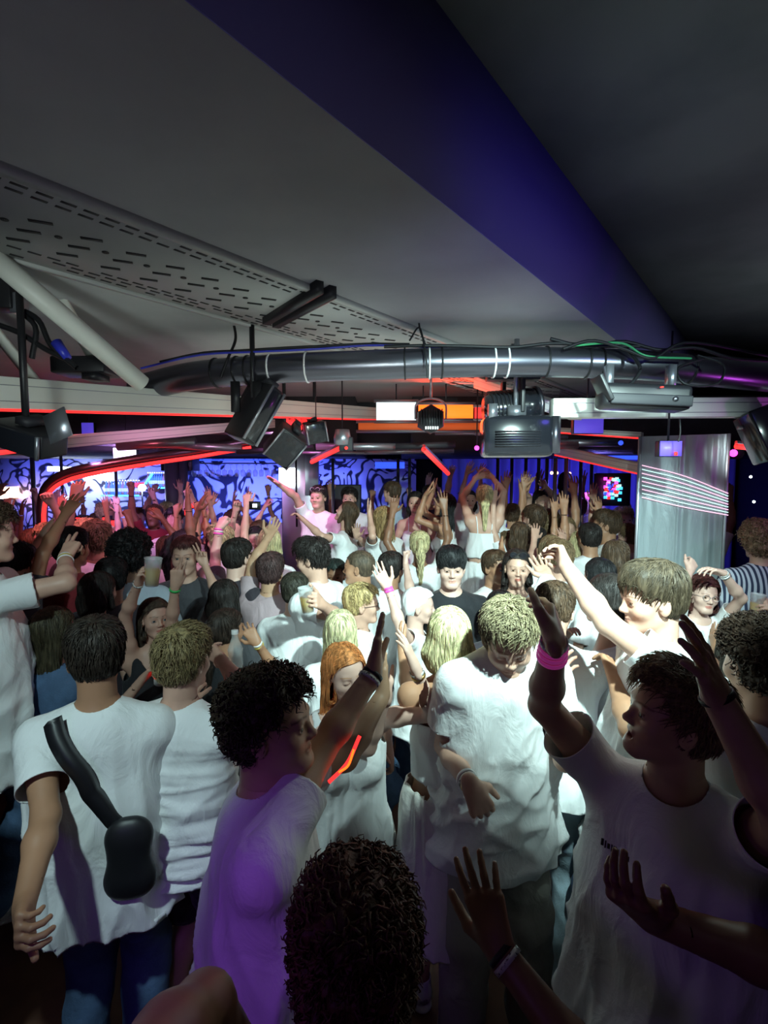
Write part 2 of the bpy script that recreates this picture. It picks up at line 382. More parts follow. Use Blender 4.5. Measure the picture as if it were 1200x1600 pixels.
def face_tint(v, Fh, C, k, female, hairc, eyes, mouth):
    f = .95 if female else 1.0
    u = ((v-C)@Fh.T)/(k*f); t = np.ones((len(v), 3)); x, y, z = np.abs(u[:, 0]), u[:, 1], u[:, 2]
    hc = np.clip(np.array(hairc)*3+.12, .08, .8)
    arch = .022+.006*np.exp(-((x-.036)/.016)**2)
    br = np.clip(1-np.abs(z-arch)/(.0030 if female else .0042), 0, 1)*((x > .011) & (x < .054) & (y > .05))
    t *= 1-br[:, None]*(1-hc)*.95
    mz = -.060; g = .010 if mouth != 'open' else .021
    zc = mz if mouth != 'open' else mz-.006; hh = .0095 if mouth != 'open' else .0175
    lp = (y > .068) & ((x/.0225)**2+((z-zc)/hh)**2 < 1)
    t[lp] = (.86, .50, .50) if female else (.84, .66, .64)
    inm = (mouth == 'open') & (x < .015) & (np.abs(z-(mz-.006)) < .007) & (y > .06) & (y < .088)
    t[inm] = (.35, .12, .12)
    e = (np.abs(x-.0315) < .0135) & (y > .07)
    if eyes == 'open': t[e & (np.abs(np.abs(z)-.0052) < .0016)] = (.35, .28, .25)
    else: t[e & (np.abs(z+.004) < .0018)] = (.25, .2, .2)
    return t
def ball(c, r, F=None, nu=16, nv=10, s=(1, 1, 1)):
    F = np.eye(3) if F is None else F
    th = np.linspace(0, math.pi, nv+1); ph = np.arange(nu)*2*math.pi/nu
    p = np.stack([np.outer(np.sin(th), np.cos(ph))*s[0], np.outer(np.cos(th), np.ones(nu))*s[1], np.outer(np.sin(th), np.sin(ph))*s[2]], -1).reshape(-1, 3)*r
    b = (np.arange(nv)[:, None]*nu); kx = np.arange(nu)[None]; k2 = (kx+1) % nu
    q = np.stack([b+kx, b+k2, b+nu+k2, b+nu+kx], -1).reshape(-1, 4)
    return c+p@F, q
def eye_mesh(c, r, F, iris):
    """pole at local +y: rings 0-1 pupil, 2-3 iris, the rest white"""
    v, q = ball(c, r, F, 16, 16); ring = np.repeat(np.arange(17), 16)
    t = np.full((len(v), 3), .72); t[ring <= 3] = iris; t[ring <= 1] = .01
    return v, q, t
def scalp_z(y):
    """height of the hairline above eye level, by how far forward a point lies"""
    return np.interp(y, [-.10, -.05, -.012, .012, .045, .062, .085], [-.085, -.075, -.01, .030, .042, .072, .080])
def make_hair(root, Fh, C, k, female, style, col, q, rng, S, mat, bodyprims, fringe=0):
    f = k*(.95 if female else 1.0); qq = Q[q]
    def w(p): return C+(np.asarray(p)@Fh)*f
    thick = dict(short=.016, quiff=.018, curly=.022, buzz=.006, long=.014, wavy=.018, bob=.014, pony=.010, bun=.010, bowl=.020, tousled=.020, afro=.040, cap=.01).get(style, .014)
    G = []
    tk = .013 if style == 'curly' else thick if style in ('afro', 'long', 'wavy', 'bob') else min(thick, .009)
    G.append(el(w((0, -.016, .036)), np.array([.0755+tk, .0965+tk, .084+tk])*f, Fh, .01*f))
    G.append(el(w((0, -.045, -.012)), np.array([.058+tk, .050+tk, .056])*f, Fh, .03*f))
    if tk < thick: G.append(el(w((0, -.006, .070)), np.array([.066+thick, .088+thick, .048+thick])*f, Fh, .03*f))
    if style in ('quiff', 'tousled', 'curly', 'bowl', 'afro'):
        G.append(el(w((0, .030, .098)), np.array([.058+thick*.5, .052, .026+thick*.5])*f, Fh, .03*f))
    L = dict(long=.46, wavy=.38, bob=.10, pony=0, bun=0).get(style, 0)
    up = V(0, 0, 1)
    if L:
        dn = unit(-up*.9-Fh[2]*.1)
        for sx, yy, rad in ((-.055, -.035, .036), (.055, -.035, .036), (0, -.062, .050), (-.028, -.058, .045), (.028, -.058, .045)):
            a = w((sx, yy, .0)); b = a+dn*L*k*.55-Fh[1]*.02*k+Fh[0]*sx*.25; c = b+dn*L*k*.45-Fh[1]*.01*k
            rad *= f; Fr = np.array([Fh[0], unit(np.cross(up, Fh[0])), up])
            G += [rc(a, b, rad, rad*.95, .02, Fr, (1, .62, 1)), rc(b, c, rad*.95, rad*.55, .02, Fr, (1, .5, 1))]
        if style != 'bob' or True:
            for sx in (-1, 1):
                a = w((sx*.070, .010, .02)); b = w((sx*.082, .012, -.09))
                G.append(rc(a, b, .017*f, .020*f, .02))
    if style == 'pony':
        a = w((0, -.105, .05)); b = a-Fh[1]*.05*k-up*.10*k; c = b-up*.24*k+Fh[1]*.02*k
        G += [rc(w((0, -.095, .045)), a-Fh[1]*.02*k, .026*f, .026*f, .01), rc(a-Fh[1]*.02*k, b, .028*f, .036*f, .01), rc(b, c, .036*f, .014*f, .02)]
    if style == 'bun': G.append(el(w((0, -.075, .105)), np.array([.040, .040, .034])*f, Fh, .015))
    h = qq['hair']; D, Lo, h = field(G, h); v, qd = nets(D, Lo, h)
    # open the front of the cap along the hairline
    def hl(p):
        u = ((p-C)@Fh.T)/f
        zz = scalp_z(u[:, 1])-(.030*fringe)*(u[:, 1] > .03)
        m = zz-u[:, 2]
        if L or style == 'pony': m = np.where((u[:, 1] < .022), -.02, m)
        m = np.where(u[:, 1] < -.045, -.02 if L else m, m)
        return m*f
    v, qd = cutopen(v, qd, hl, h)
    if len(v) == 0: return None, G
    n = normals(v, qd)
    u = ((v-C)@Fh.T)/f
    fr = dict(curly=60, afro=60, wavy=28, long=34, bob=40).get(style, 45); am = dict(curly=.012, afro=.016, buzz=.001, tousled=.010, long=.006, wavy=.009, bob=.005, pony=.003, bun=.002).get(style, .007)
    ns = vnoise(np.stack([u[:, 0]*fr, u[:, 1]*fr, u[:, 2]*(fr if style in ('curly', 'afro', 'tousled') else fr*.25)], 1)+S)
    v = v+n*((ns-.5)*2*am*f)[:, None]
    parts = [(v, qd)]
    # locks of hair growing from the cap
    A = dict(curly=900, afro=1500, tousled=1500, quiff=1300, short=1300, buzz=700, long=1300, wavy=1200, bob=1300, pony=700, bun=500, bowl=1400, cap=0).get(style, 800)
    N = int(A*qq['lock'])
    if N > 8:
        pk = rng.integers(0, len(v), N); p0 = v[pk]; n0 = n[pk]; u0 = u[pk]
        long_ = L > 0; seg = 7 if (long_ or style in ('curly', 'afro')) else 5
        crown = w((0, -.05, .12)); tang = (p0-crown); tang = tang-(tang*n0).sum(1)[:, None]*n0; tang /= np.linalg.norm(tang, axis=1)[:, None]+1e-6
        rnd = rng.normal(size=(N, 3)); rnd -= (rnd*n0).sum(1)[:, None]*n0
        ll = dict(curly=.03, afro=.03, tousled=.042, quiff=.040, short=.026, buzz=.006, long=.12, wavy=.10, bob=.07, pony=.05, bun=.05, bowl=.05).get(style, .03)*f*rng.uniform(.6, 1.25, N)
        lift = dict(tousled=.55, quiff=.35, short=.28, buzz=.6, curly=.7, afro=.9, bowl=.12).get(style, .03)
        jit = dict(tousled=.55, quiff=.25, short=.3, curly=1., afro=1., buzz=.4, long=.05, bob=.04, wavy=.14, pony=.05, bun=.05, bowl=.1).get(style, .2)
        if long_: tang = np.where((p0[:, 2] < C[2]+.04)[:, None], -up+rnd*.03, tang)
        if style == 'quiff' or style == 'tousled':
            front = (u0[:, 1] > .0) & (u0[:, 2] > .07); tang = np.where(front[:, None], tang*.5+Fh[1]*.3+Fh[0]*.5, tang)
        if long_ or style in ('pony', 'bun'):
            fm = (u0[:, 1] > -.01) & (u0[:, 2] > .03); sd_ = np.sign(u0[:, 0]+.012)[:, None]
            tang = np.where(fm[:, None], Fh[0]*sd_*.8-Fh[1]*(.55 if long_ else 1.2)-up*.15, tang)
        d0 = tang+n0*lift*.3+rnd*jit; d0 /= np.linalg.norm(d0, axis=1)[:, None]+1e-6
        grav = dict(short=.12, quiff=.1, tousled=.12, bowl=.5, long=.55, wavy=.5, bob=.6).get(style, .1)
        pth = np.zeros((N, seg, 3)); p = p0-n0*.001; pth[:, 0] = p; st = (ll/(seg-1))[:, None]; dd = d0
        for i in range(1, seg):
            dd = dd+V(0, 0, -1)*grav*.5; dd /= np.linalg.norm(dd, axis=1)[:, None]+1e-6
            p = p+dd*st
            if style not in ('afro',):
                e0 = sdf(G, p.astype(f32)); gr = np.stack([sdf(G, (p+np.eye(3)[a]*.004).astype(f32))-e0 for a in range(3)], 1); gr /= np.linalg.norm(gr, axis=1)[:, None]+1e-9
                want = .0015+lift*.5*ll*(i/(seg-1))**1.3
                p = p+gr*np.clip(want-e0, -.02, .02)[:, None]; dd = dd-gr*(dd*gr).sum(1)[:, None]*.7
            pth[:, i] = p
        if style in ('curly', 'afro', 'wavy'):
            ph = rng.uniform(0, 6.28, N)[:, None]; R = dict(curly=.007, afro=.006, wavy=.006)[style]*f; tw = dict(curly=7, afro=8, wavy=5)[style]
            a = np.cross(d0, n0+.3); a /= np.linalg.norm(a, axis=1)[:, None]+1e-6; b = np.cross(d0, a)
            an = ph+np.linspace(0, 1, seg)[None]*tw
            pth = pth+R*(np.cos(an)[..., None]*a[:, None]+np.sin(an)[..., None]*b[:, None])
        r0 = dict(curly=.0030, afro=.0032, buzz=.0012, long=.0026, bob=.0026, wavy=.003).get(style, .0023)*f/max(.35, qq['lock'])**.7
        rad = np.tile(np.array(np.linspace(1, .12, seg)**.7)*r0, (N, 1))
        parts.append(tubes(pth, rad, 3))
    v, qd = merge(parts)
    if style == 'cap': return build('headscarf', v, qd, clothmat('white'), root), G
    return build('hair', v, qd, mat, root), G
def solve(Sh, pix, L, sgn):
    r = ray(pix[0], pix[1]); w = CAM-Sh; b = r@w; c = w@w-L*L; disc = b*b-c
    if disc <= 0:
        p = CAM-r*b; return Sh+unit(p-Sh)*L
    t = -b+sgn*math.sqrt(disc)
    return CAM+r*t
def limb_fold(v, n, u, S, amp, fx=9., fz=3., shear=.5, down=None):
    p = np.stack([u[:, 0]*fx+u[:, 2]*shear*fx*.3, u[:, 1]*fx*.8, u[:, 2]*fz], 1)
    w = vnoise(p*.6+S+7)*1.2
    a = 1-np.abs(2*vnoise(p+w[:, None]+S)-1); b = 1-np.abs(2*vnoise(p*2.1+S+31)-1)
    c = 1-np.abs(2*vnoise(np.stack([u[:, 0]*fx*.7-u[:, 2]*fz*1.2, u[:, 1]*fx, u[:, 2]*fz*1.5+u[:, 0]*5], 1)+S+51)-1)
    dsp = (a**2*1.1+b**2*.45+c**2.5*.8-.15)*amp
    if down is not None: dsp = dsp*down
    return v+n*dsp[:, None]
PEOPLE = []
def person(label, head, d, yaw=0, base=0, fem=False, q=1, skin='fair', hair='short', hairc=(.02, .012, .008), hy=None, hp=0, hr=0,
           lean=(0, 0), top='tee', topc='white', bottom='jeans', botc='denim', R=None, L=None, eyes='open', mouth='shut', seed=0,
           k=None, group=None, fold=(.024, 12, 3.2, .7), hem=.10, loose=1.0, fringe=0, sleeve=.62, twist=0, stance=.11, extras=(), bust=None, thin=1.0, bend=0, nk=.195, legs=None):
    rng = np.random.default_rng(seed+17); S = rng.uniform(0, 90, 3).astype(f32)
    yr = math.radians(yaw); fwd = V(math.sin(yr), math.cos(yr), 0); rt = V(math.cos(yr), -math.sin(yr), 0); up = V(0, 0, 1)
    C = at(head[0], head[1], d)
    upt = unit(up+fwd*math.tan(math.radians(lean[0]))+rt*math.tan(math.radians(lean[1])))
    h = math.radians(yaw if hy is None else hy)
    hf = V(math.sin(h), math.cos(h), 0); hr_ = V(math.cos(h), -math.sin(h), 0); hu = V(0, 0, 1)
    hf = rodr(hf, hr_, math.radians(hp)); hu = rodr(hu, hr_, math.radians(hp))
    hr_ = rodr(hr_, hf, math.radians(hr)); hu = rodr(hu, hf, math.radians(hr)); Fh = np.array([hr_, hf, hu])
    nu = unit(upt*.65+hu*.35)
    leg = .93-bend
    kk = (C[2]-base)/(nk*nu[2]+.5*upt[2]+leg)
    if k is None: k = min(1.10, max(.90, kk))
    NT = C-hu*.062*k-hf*.018*k
    NB = C-nu*nk*k-hf*.030*k
    ft = unit(fwd-np.dot(fwd, upt)*upt); tw = math.radians(twist); 
    rr = np.cross(ft, upt); rr = rodr(rr, upt, tw); ft = np.cross(upt, rr); Ft = np.array([rr, ft, upt])
    Pv = NB-upt*.50*k
    root = bpy.data.objects.new('person', None); COL.objects.link(root)
    root.location = (Pv[0], Pv[1], base); root['label'] = label; root['category'] = 'person'
    if group: root['group'] = group
    root.empty_display_size = .1
    qq = Q[q]; g = .88 if fem else 1.0; sh = (.158 if fem else .185)*k*thin
    ar = (.82 if fem else 1.0)*k
    arms = {}
    for side, spec in (('R', R), ('L', L)):
        sg = 1 if side == 'R' else -1
        Sj = NB-upt*.050*k+rr*sg*sh
        if spec is None: spec = ('dir', (.32*sg, 0, -1), (.16*sg, .3, -1), 'relaxed')
        la, lf = .285*k, .255*k
        if spec[0] == 'dir':
            a = spec[1]; dE = unit(rr*a[0]+ft*a[1]+upt*a[2])
            if dE[2] > .1: Sj = Sj+upt*.035*k*dE[2]-rr*sg*.025*k*dE[2]
            Ej = Sj+dE*la; b = spec[2]; dW = unit(rr*b[0]+ft*b[1]+upt*b[2]); Wj = Ej+dW*lf; hd = dW
        else:
            t0 = solve(Sj, spec[1], la, spec[1][2]); dE = unit(t0-Sj)
            if dE[2] > .1: Sj = Sj+upt*.035*k*dE[2]-rr*sg*.025*k*dE[2]
            Ej = solve(Sj, spec[1], la, spec[1][2]); Wj = solve(Ej, spec[2], lf, spec[2][2])
            hd = unit(Wj-Ej)
        style = spec[3] if spec[0] == 'dir' else spec[4]
        if spec[0] == 'px' and spec[3] is not None: hd = unit(solve(Wj, spec[3], .17*k, spec[3][2])-Wj)
        pn = spec[-1] if len(spec) > (4 if spec[0] == 'dir' else 5) else None
        if pn is None:
            pn = ft*1.0 if hd[2] > 0 else -rr*sg
        else: pn = V(*pn)
        arms[side] = (Sj, Ej, Wj, hd, pn, style, sg)
    # ---- bare body as one surface
    B = []
    NBk = NB
    B.append(rc(NB-upt*.10*k, NB-upt*.28*k, .150*k*g, .135*k*g, .03, Ft, (1, .68, 1)))
    B.append(rc(NB-upt*.28*k, Pv, .128*k*g, .145*k*(1.0 if not fem else 1.08), .05, Ft, (1, .70, 1)))
    B.append(el(Pv-upt*.02*k, np.array([.155, .112, .10])*k, Ft, .04))
    nr = (.047 if fem else .058)*k
    B.append(rc(NB-upt*.03*k, NT, nr*1.06, nr*.95, .03))
    B.append(rc(NB-upt*.0*k, C-hu*.05*k-hf*.035*k, nr*.8, nr*.8, .03))
    for sd in 'RL':
        Sj, Ej, Wj, hd, pn, style, sg = arms[sd]
        B.append(rc(NB+upt*.005*k, Sj+upt*.008*k, .043*k*g, .043*k*g, .04))
        B.append(rc(NB-upt*.10*k+rr*sg*.06*k, Sj-upt*.02*k, .07*k*g, .05*k*g, .04))
        B.append(rc(Sj, Sj+(Ej-Sj)*.35, .053*ar, .050*ar, .03)); B.append(rc(Sj+(Ej-Sj)*.35, Ej, .048*ar, .037*ar, .02))
        m = Ej+(Wj-Ej)*.32; B.append(rc(Ej, m, .037*ar, .0405*ar, .02)); B.append(rc(m, Wj, .0400*ar, .0262*ar, .02))
        if fem and (bust is None or bust): B.append(el(NB-upt*.205*k+rr*sg*.070*k+ft*.075*k, np.array([.058, .055, .055])*k, Ft, .03))
    hj = {}
    stand = Pv[2]-base
    for i, sg in enumerate((1, -1)):
        Hj = Pv+rr*sg*.088*k-upt*.05*k
        An = V(Pv[0], Pv[1], base+.085*k)+rt*sg*stance*k+fwd*rng.uniform(-.05, .05)
        if legs and legs[i]: An = V(*at(*legs[i])); 
        Lt = .44*k; Ls = .42*k; D_ = np.linalg.norm(An-Hj); x = An-Hj
        hgt = math.sqrt(max(0, (Lt+Ls)**2/4-D_*D_/4)) if D_ < Lt+Ls else 0
        Kn = Hj+x*.51+fwd*hgt*.98
        hj[sg] = (Hj, Kn, An)
        B.append(rc(Hj, Kn, .080*k, .056*k, .04)); mm = Kn+(An-Kn)*.3-fwd*.01
        B.append(rc(Kn, mm, .053*k, .053*k, .03)); B.append(rc(mm, An, .053*k, .036*k, .03))
    handsP = {}
    parts = []
    headC = NB+(NT-NB)*.55; nk = unit(C-NB)
    lo = np.min([p['lo'] for p in B], 0); 
    v, qd = nets(*field(B, qq['body']))
    neck = [p for p in B[3:5]]
    vis = ~(((v-headC)@nk > 0) & (sdf(neck, v.astype(f32)) < .012))
    for sd in 'RL':
        Sj, Ej, Wj, hd, pn, style, sg = arms[sd]; fd = unit(Wj-Ej); cutp = Wj-fd*.045*k
        vis &= ~(((v-cutp)@fd > 0) & (np.linalg.norm(v-Wj, axis=1) < .16*k))
        wp = [p for p in B if p['t'] == 'rc' and (np.linalg.norm(p['b']-Wj) < 1e-6)]
        hp_ = wp+hand_prims(Wj, hd, pn, k, style, (sg if True else 1), fem)
        pc = Wj+hd*.09*k
        hv, hq = nets(*field(hp_, qq['hand'], np.minimum(cutp, pc)-.16*k, np.maximum(cutp, pc)+.16*k))
        hv, hq = keepf(hv, hq, (hv-cutp)@fd > -.012*k)
        parts.append((hv, hq)); handsP[sd] = (Wj, hd, pn)
    v, qd = keepf(v, qd, vis)
    fp = face_prims(Fh, C, k, fem, eyes, mouth, q)
    hv, hq = nets(*field(neck+fp, qq['head'], C-.22*k, C+.22*k))
    hv, hq = keepf(hv, hq, (hv-headC)@nk > -.012*k)
    ntint = face_tint(hv, Fh, C, k, fem, hairc, eyes, mouth) if q < 3 else np.ones((len(hv), 3))
    vv, qd2 = merge([(v, qd)]+parts+[(hv, hq)])
    tint = np.ones((len(vv), 3)); tint[-len(hv):] = ntint
    build('body', vv, qd2, skinmat(skin), root, tint)
    if q < 2 and eyes == 'open':
        fe = .95 if fem else 1.0
        for s in (-1, 1):
            c = C+(Fh[0]*s*.0315+Fh[1]*.0738)*k*fe
            ev, eq, et = eye_mesh(c, .0132*k*fe, Fh, (.10, .06, .03) if seed % 3 else (.08, .14, .16))
            build('eye', ev, eq, M['eye'], root, et)
    # ---- clothing as open sheets around the body
    def sheet(name, G, cut, mat, amp, down=True, h=None, inn=True):
        h = h or qq['cloth']; v, qd = nets(*field(G, h))
        v, qd = cutopen(v, qd, cut, h)
        if len(v) == 0: return None
        n = normals(v, qd); u = (v-NB)@Ft.T
        dn = np.clip(.12+np.clip(-u[:, 2]-.05, 0, .6)*2.4, 0, 1.3) if down else None
        if dn is not None:
            for sd in 'RL':
                Sj, Ej = arms[sd][:2]; e_ = Sj+(Ej-Sj)*sleeve; dn = dn*np.clip(np.linalg.norm(v-e_, axis=1)/(.14*k)-.1, .25, 1)
        v = limb_fold(v, n, u, S, amp[0]*k, amp[1], amp[2], amp[3], dn)
        o = build(name, v, qd, mat, root)
        if q < 2:
            m = o.modifiers.new('cloth', 'SOLIDIFY'); m.thickness = .003; m.offset = 1
        return o
    lz = loose
    hemz = hem*k
    if top:
        tm = clothmat(topc)
        G = []; slv = {}
        body_hi = rc(NB-upt*.10*k, NB-upt*.30*k, .163*k*g, .152*k*g*lz, .03, Ft, (1, .72, 1))
        if top in ('tee', 'shirt', 'tank', 'dress', 'vest'):
            G += [body_hi]
            if top != 'dress':
                G.append(rc(NB-upt*.30*k, Pv-upt*(hemz+.1*k), .152*k*g*lz, .186*k*lz, .04, Ft, (1, .76, 1)))
            for sg in (1, -1):
                if fem and (bust is None or bust): G.append(el(NB-upt*.205*k+rr*sg*.070*k+ft*.077*k, np.array([.066, .063, .063])*k, Ft, .04))
            for sd in 'RL':
                Sj, Ej, Wj, hd, pn, style, sg = arms[sd]
                G.append(rc(NB-upt*.005*k, Sj+upt*.008*k, .052*k*g, .050*k*g, .03))
                G.append(rc(NB-upt*.10*k+rr*sg*.06*k, Sj-upt*.02*k, .074*k*g, .050*k*g, .04))
                G.append(rc(Sj-upt*.035*k-rr*sg*.035*k, NB-upt*.36*k+rr*sg*.095*k, .052*k*g, .060*k*g*lz, .07))
                if top == 'tee': slv[sd] = rc(Sj+(Ej-Sj)*.12, Sj+(Ej-Sj)*(sleeve+.03), .058*ar, .063*ar*(.6+.4*lz), .025)
                if top == 'shirt': G += [rc(Sj, Ej, .062*ar, .052*ar, .03), rc(Ej, Wj, .052*ar, .040*ar, .02)]
        if top in ('strap', 'crop', 'bandeau'):
            G.append(rc(NB-upt*.10*k, NB-upt*.30*k, .150*k*g+.006, .135*k*g+.006, .03, Ft, (1, .70, 1)))
            G.append(rc(NB-upt*.30*k, Pv-upt*hemz, .134*k*g, .160*k, .05, Ft, (1, .72, 1)))
            for sg in (1, -1): G.append(el(NB-upt*.205*k+rr*sg*.070*k+ft*.077*k, np.array([.064, .061, .060])*k, Ft, .035))
        if top in ('dress', 'strap'):
            G.append(rc(NB-upt*.30*k, Pv, .136*k*g, .168*k, .05, Ft, (1, .76, 1)))
            Gv = np.array([rt, fwd, up])
            G.append(rc(Pv, V(Pv[0], Pv[1], max(base+.35, Pv[2]-.50*k)), .165*k, .235*k, .05, Gv, (1, .85, 1)))
        Gt = list(G); G += list(slv.values())
        def cut(p):
            u = (p-NB)@Ft.T; c = np.full(len(p), -.5)
            if top in ('tee', 'shirt'):
                c = np.maximum(c, .072*k*(1 if not fem else .98)-np.linalg.norm((p-(NB+upt*.032*k+ft*.008*k))/V(1, 1, 1), axis=1))
            elif top in ('tank', 'dress', 'vest'):
                dv = p-(NB+upt*.02*k+ft*.06*k); c = np.maximum(c, .088*k-np.linalg.norm(dv, axis=1))
                if fem: c = np.maximum(c, np.where(u[:, 1] > 0, (.16*k+u[:, 2])*.6-np.abs(u[:, 0])*.9+.0, -.5))
                for sd in 'RL': c = np.maximum(c, .078*k*g-np.linalg.norm(p-(arms[sd][0]+rr*arms[sd][6]*.012*k), axis=1))
                for sd in 'RL': c = np.maximum(c, np.abs(u[:, 0])-sh*.86-np.maximum(0, -u[:, 2]-.10*k)*.9)
            else:
                c = np.maximum(c, (u[:, 2]+.135*k) - np.where(u[:, 1] > 0, .012*np.cos(np.clip(np.abs(u[:, 0])/.07, 0, 3.1)*3.1)*-1, 0))
            if top == 'tee':
                for sd in 'RL':
                    Sj, Ej = arms[sd][:2]; a = unit(Ej-Sj); e = Sj+(Ej-Sj)*sleeve
                    near = (np.linalg.norm(p-e, axis=1) < .13*k) & (pd(p.astype(f32), slv[sd]) < sdf(Gt, p.astype(f32))+.004)
                    c = np.maximum(c, np.where(near, (p-e)@a, -.5))
            if top == 'shirt':
                for sd in 'RL':
                    Ej, Wj = arms[sd][1:3]; a = unit(Wj-Ej); e = Wj-a*.02*k
                    c = np.maximum(c, np.where(np.linalg.norm(p-e, axis=1) < .09*k, (p-e)@a, -.5))
            if top in ('tee', 'shirt', 'tank', 'vest'): c = np.maximum(c, -(((p-Pv)@upt)+hemz))
            if top in ('crop', 'bandeau'): c = np.maximum(c, -(u[:, 2]+.36*k))
            if top in ('dress', 'strap'): c = np.maximum(c, (Pv[2]-.46*k)-p[:, 2]); 
            return c
        nm = {'tee': 't_shirt', 'shirt': 'shirt', 'tank': 'tank_top', 'vest': 'tank_top', 'dress': 'dress', 'strap': 'dress', 'crop': 'crop_top', 'bandeau': 'crop_top'}[top]
        sheet(nm, G, cut, tm, fold)
        if top in ('crop', 'strap') and q < 3:
            bp = [p for p in B]
            for sg in (1, -1):
                pts = []
                for t in np.linspace(0, 1, 9):
                    a = math.pi*t; yv = .13*math.cos(a); zz = -.15+.17*math.sin(a)
                    pts.append(NB+(rr*sg*.075*k+ft*yv*k+upt*zz*k))
                pts = np.array(pts)
                for _ in range(6):
                    dd = sdf(bp, pts.astype(f32)); gr = np.stack([(sdf(bp, (pts+np.eye(3)[i]*.004).astype(f32))-dd)/.004 for i in range(3)], 1)
                    gr /= np.linalg.norm(gr, axis=1)[:, None]+1e-6; pts = pts-gr*(dd-.003)[:, None]
                sv, sq = tubes(pts[None], np.full((1, 9), .0055*k), 6); build('shoulder_strap', sv, sq, tm, root)
    bm_ = clothmat(botc)
    if bottom in ('jeans', 'trousers', 'shorts'):
        z = 1.0 if bottom == 'jeans' else 1.12
        G = [el(Pv-upt*.01*k, np.array([.168, .126, .12])*k, Ft, .04), rc(Pv+upt*.09*k, Pv, .145*k*(1 if not fem else .93), .160*k, .04, Ft, (1, .74, 1))]
        for sg in (1, -1):
            Hj, Kn, An = hj[sg]; G += [rc(Hj, Kn, .092*k, .074*k*z, .03), rc(Kn, An, .074*k*z, .066*k*z, .03)]
        def cutb(p):
            c = ((p-Pv)@upt)-(.075*k if top in ('crop', 'bandeau') else .02*k-hemz)
            if bottom == 'shorts': c = np.maximum(c, (hj[1][1][2]+.03)-p[:, 2])
            else: c = np.maximum(c, (base+.055*k)-p[:, 2])
            return c
        sheet({'jeans': 'jeans', 'trousers': 'trousers', 'shorts': 'shorts'}[bottom], G, cutb, bm_, (.007, 7, 6, 1.6), down=False)
    elif bottom == 'skirt':
        Gv = np.array([rt, fwd, up]); G = [rc(Pv+upt*.09*k, Pv, .135*k, .165*k, .04, Ft, (1, .74, 1)), rc(Pv, V(Pv[0], Pv[1], max(base+.2, Pv[2]-.55*k)), .168*k, .25*k, .05, Gv, (1, .85, 1))]
        sheet('skirt', G, lambda p: np.maximum(((p-Pv)@upt)-.075*k, (Pv[2]-.5*k)-p[:, 2]), bm_, (.012, 22, 1.2, .1), down=False)
    if q < 3 or base > 0 or True:
        for sg in (1, -1):
            An = hj[sg][2]; ff = unit(fwd+rt*sg*.2); sr = np.cross(ff, up); F3 = np.array([sr, ff, up]); b0 = V(An[0], An[1], An[2]-.085*k)
            G = [rc(b0+up*.045*k-ff*.02, b0+up*.033*k+ff*.14*k, .044*k, .036*k, .02, F3, (1, 1, .85)), rc(b0+up*.06*k-ff*.03, b0+up*.10*k-ff*.01, .042*k, .044*k, .02),
                 rc(b0+up*.014*k-ff*.04, b0+up*.014*k+ff*.155*k, .044*k, .043*k, .003, F3, (1, 1, .32))]
            h = [.005, .009, .014, .02][q]; sv, sq = nets(*field(G, h)); sv, sq = cutopen(sv, sq, lambda p: np.maximum((p[:, 2]-(b0[2]+.115*k)), b0[2]+.001-p[:, 2]), h)
            u = sv[:, 2]-b0[2]; t = np.ones((len(sv), 3)); t[u < .026] = (1, 1, 1); t[(u > .028) & (vnoise(sv*60) > .55)] = .5
            build('shoe', sv, sq, M['shoe'] if seed % 3 else M['shoe_dark'], root, t)
    if hair:
        make_hair(root, Fh, C, k, fem, hair, hairc, q, rng, S, hairmat(hairc), B, fringe)
    info = dict(root=root, arms=arms, C=C, Fh=Fh, NB=NB, Ft=Ft, Pv=Pv, k=k, B=B, fem=fem, kk=kk)
    PEOPLE.append(info); return info
def band(info, side, off=.0, r=None, mat='rubber', width=.012, name='wristband', n=1, parent=None):
    """a closed band round the forearm just above the wrist"""
    Sj, Ej, Wj, hd, pn, st, sg = info['arms'][side]; k = info['k']; a = unit(Wj-Ej); ar = (.82 if info['fem'] else 1)*k
    for i in range(n):
        c = Wj-a*(off+.004+i*.016)*k; t = min(1, (off+i*.016)/.17); rr_ = r or (.0262+(.0138*t))*ar+.0025
        x = unit(np.cross(a, V(.3, .2, 1))); y = np.cross(a, x); ang = np.linspace(0, 2*math.pi, 29)[:-1]
        prof = [(-width/2, 0), (-width/2, .003), (width/2, .003), (width/2, 0)]
        v = np.array([c+a*pz+(x*math.cos(t_)+y*math.sin(t_))*(rr_+pr) for t_ in ang for pz, pr in prof])
        q = np.array([[i_*4+j, i_*4+(j+1) % 4, ((i_+1) % 28)*4+(j+1) % 4, ((i_+1) % 28)*4+j] for i_ in range(28) for j in range(4)])
        build(name, v, q, M[mat[i] if isinstance(mat, (list, tuple)) else mat], info['root'], smooth=False)
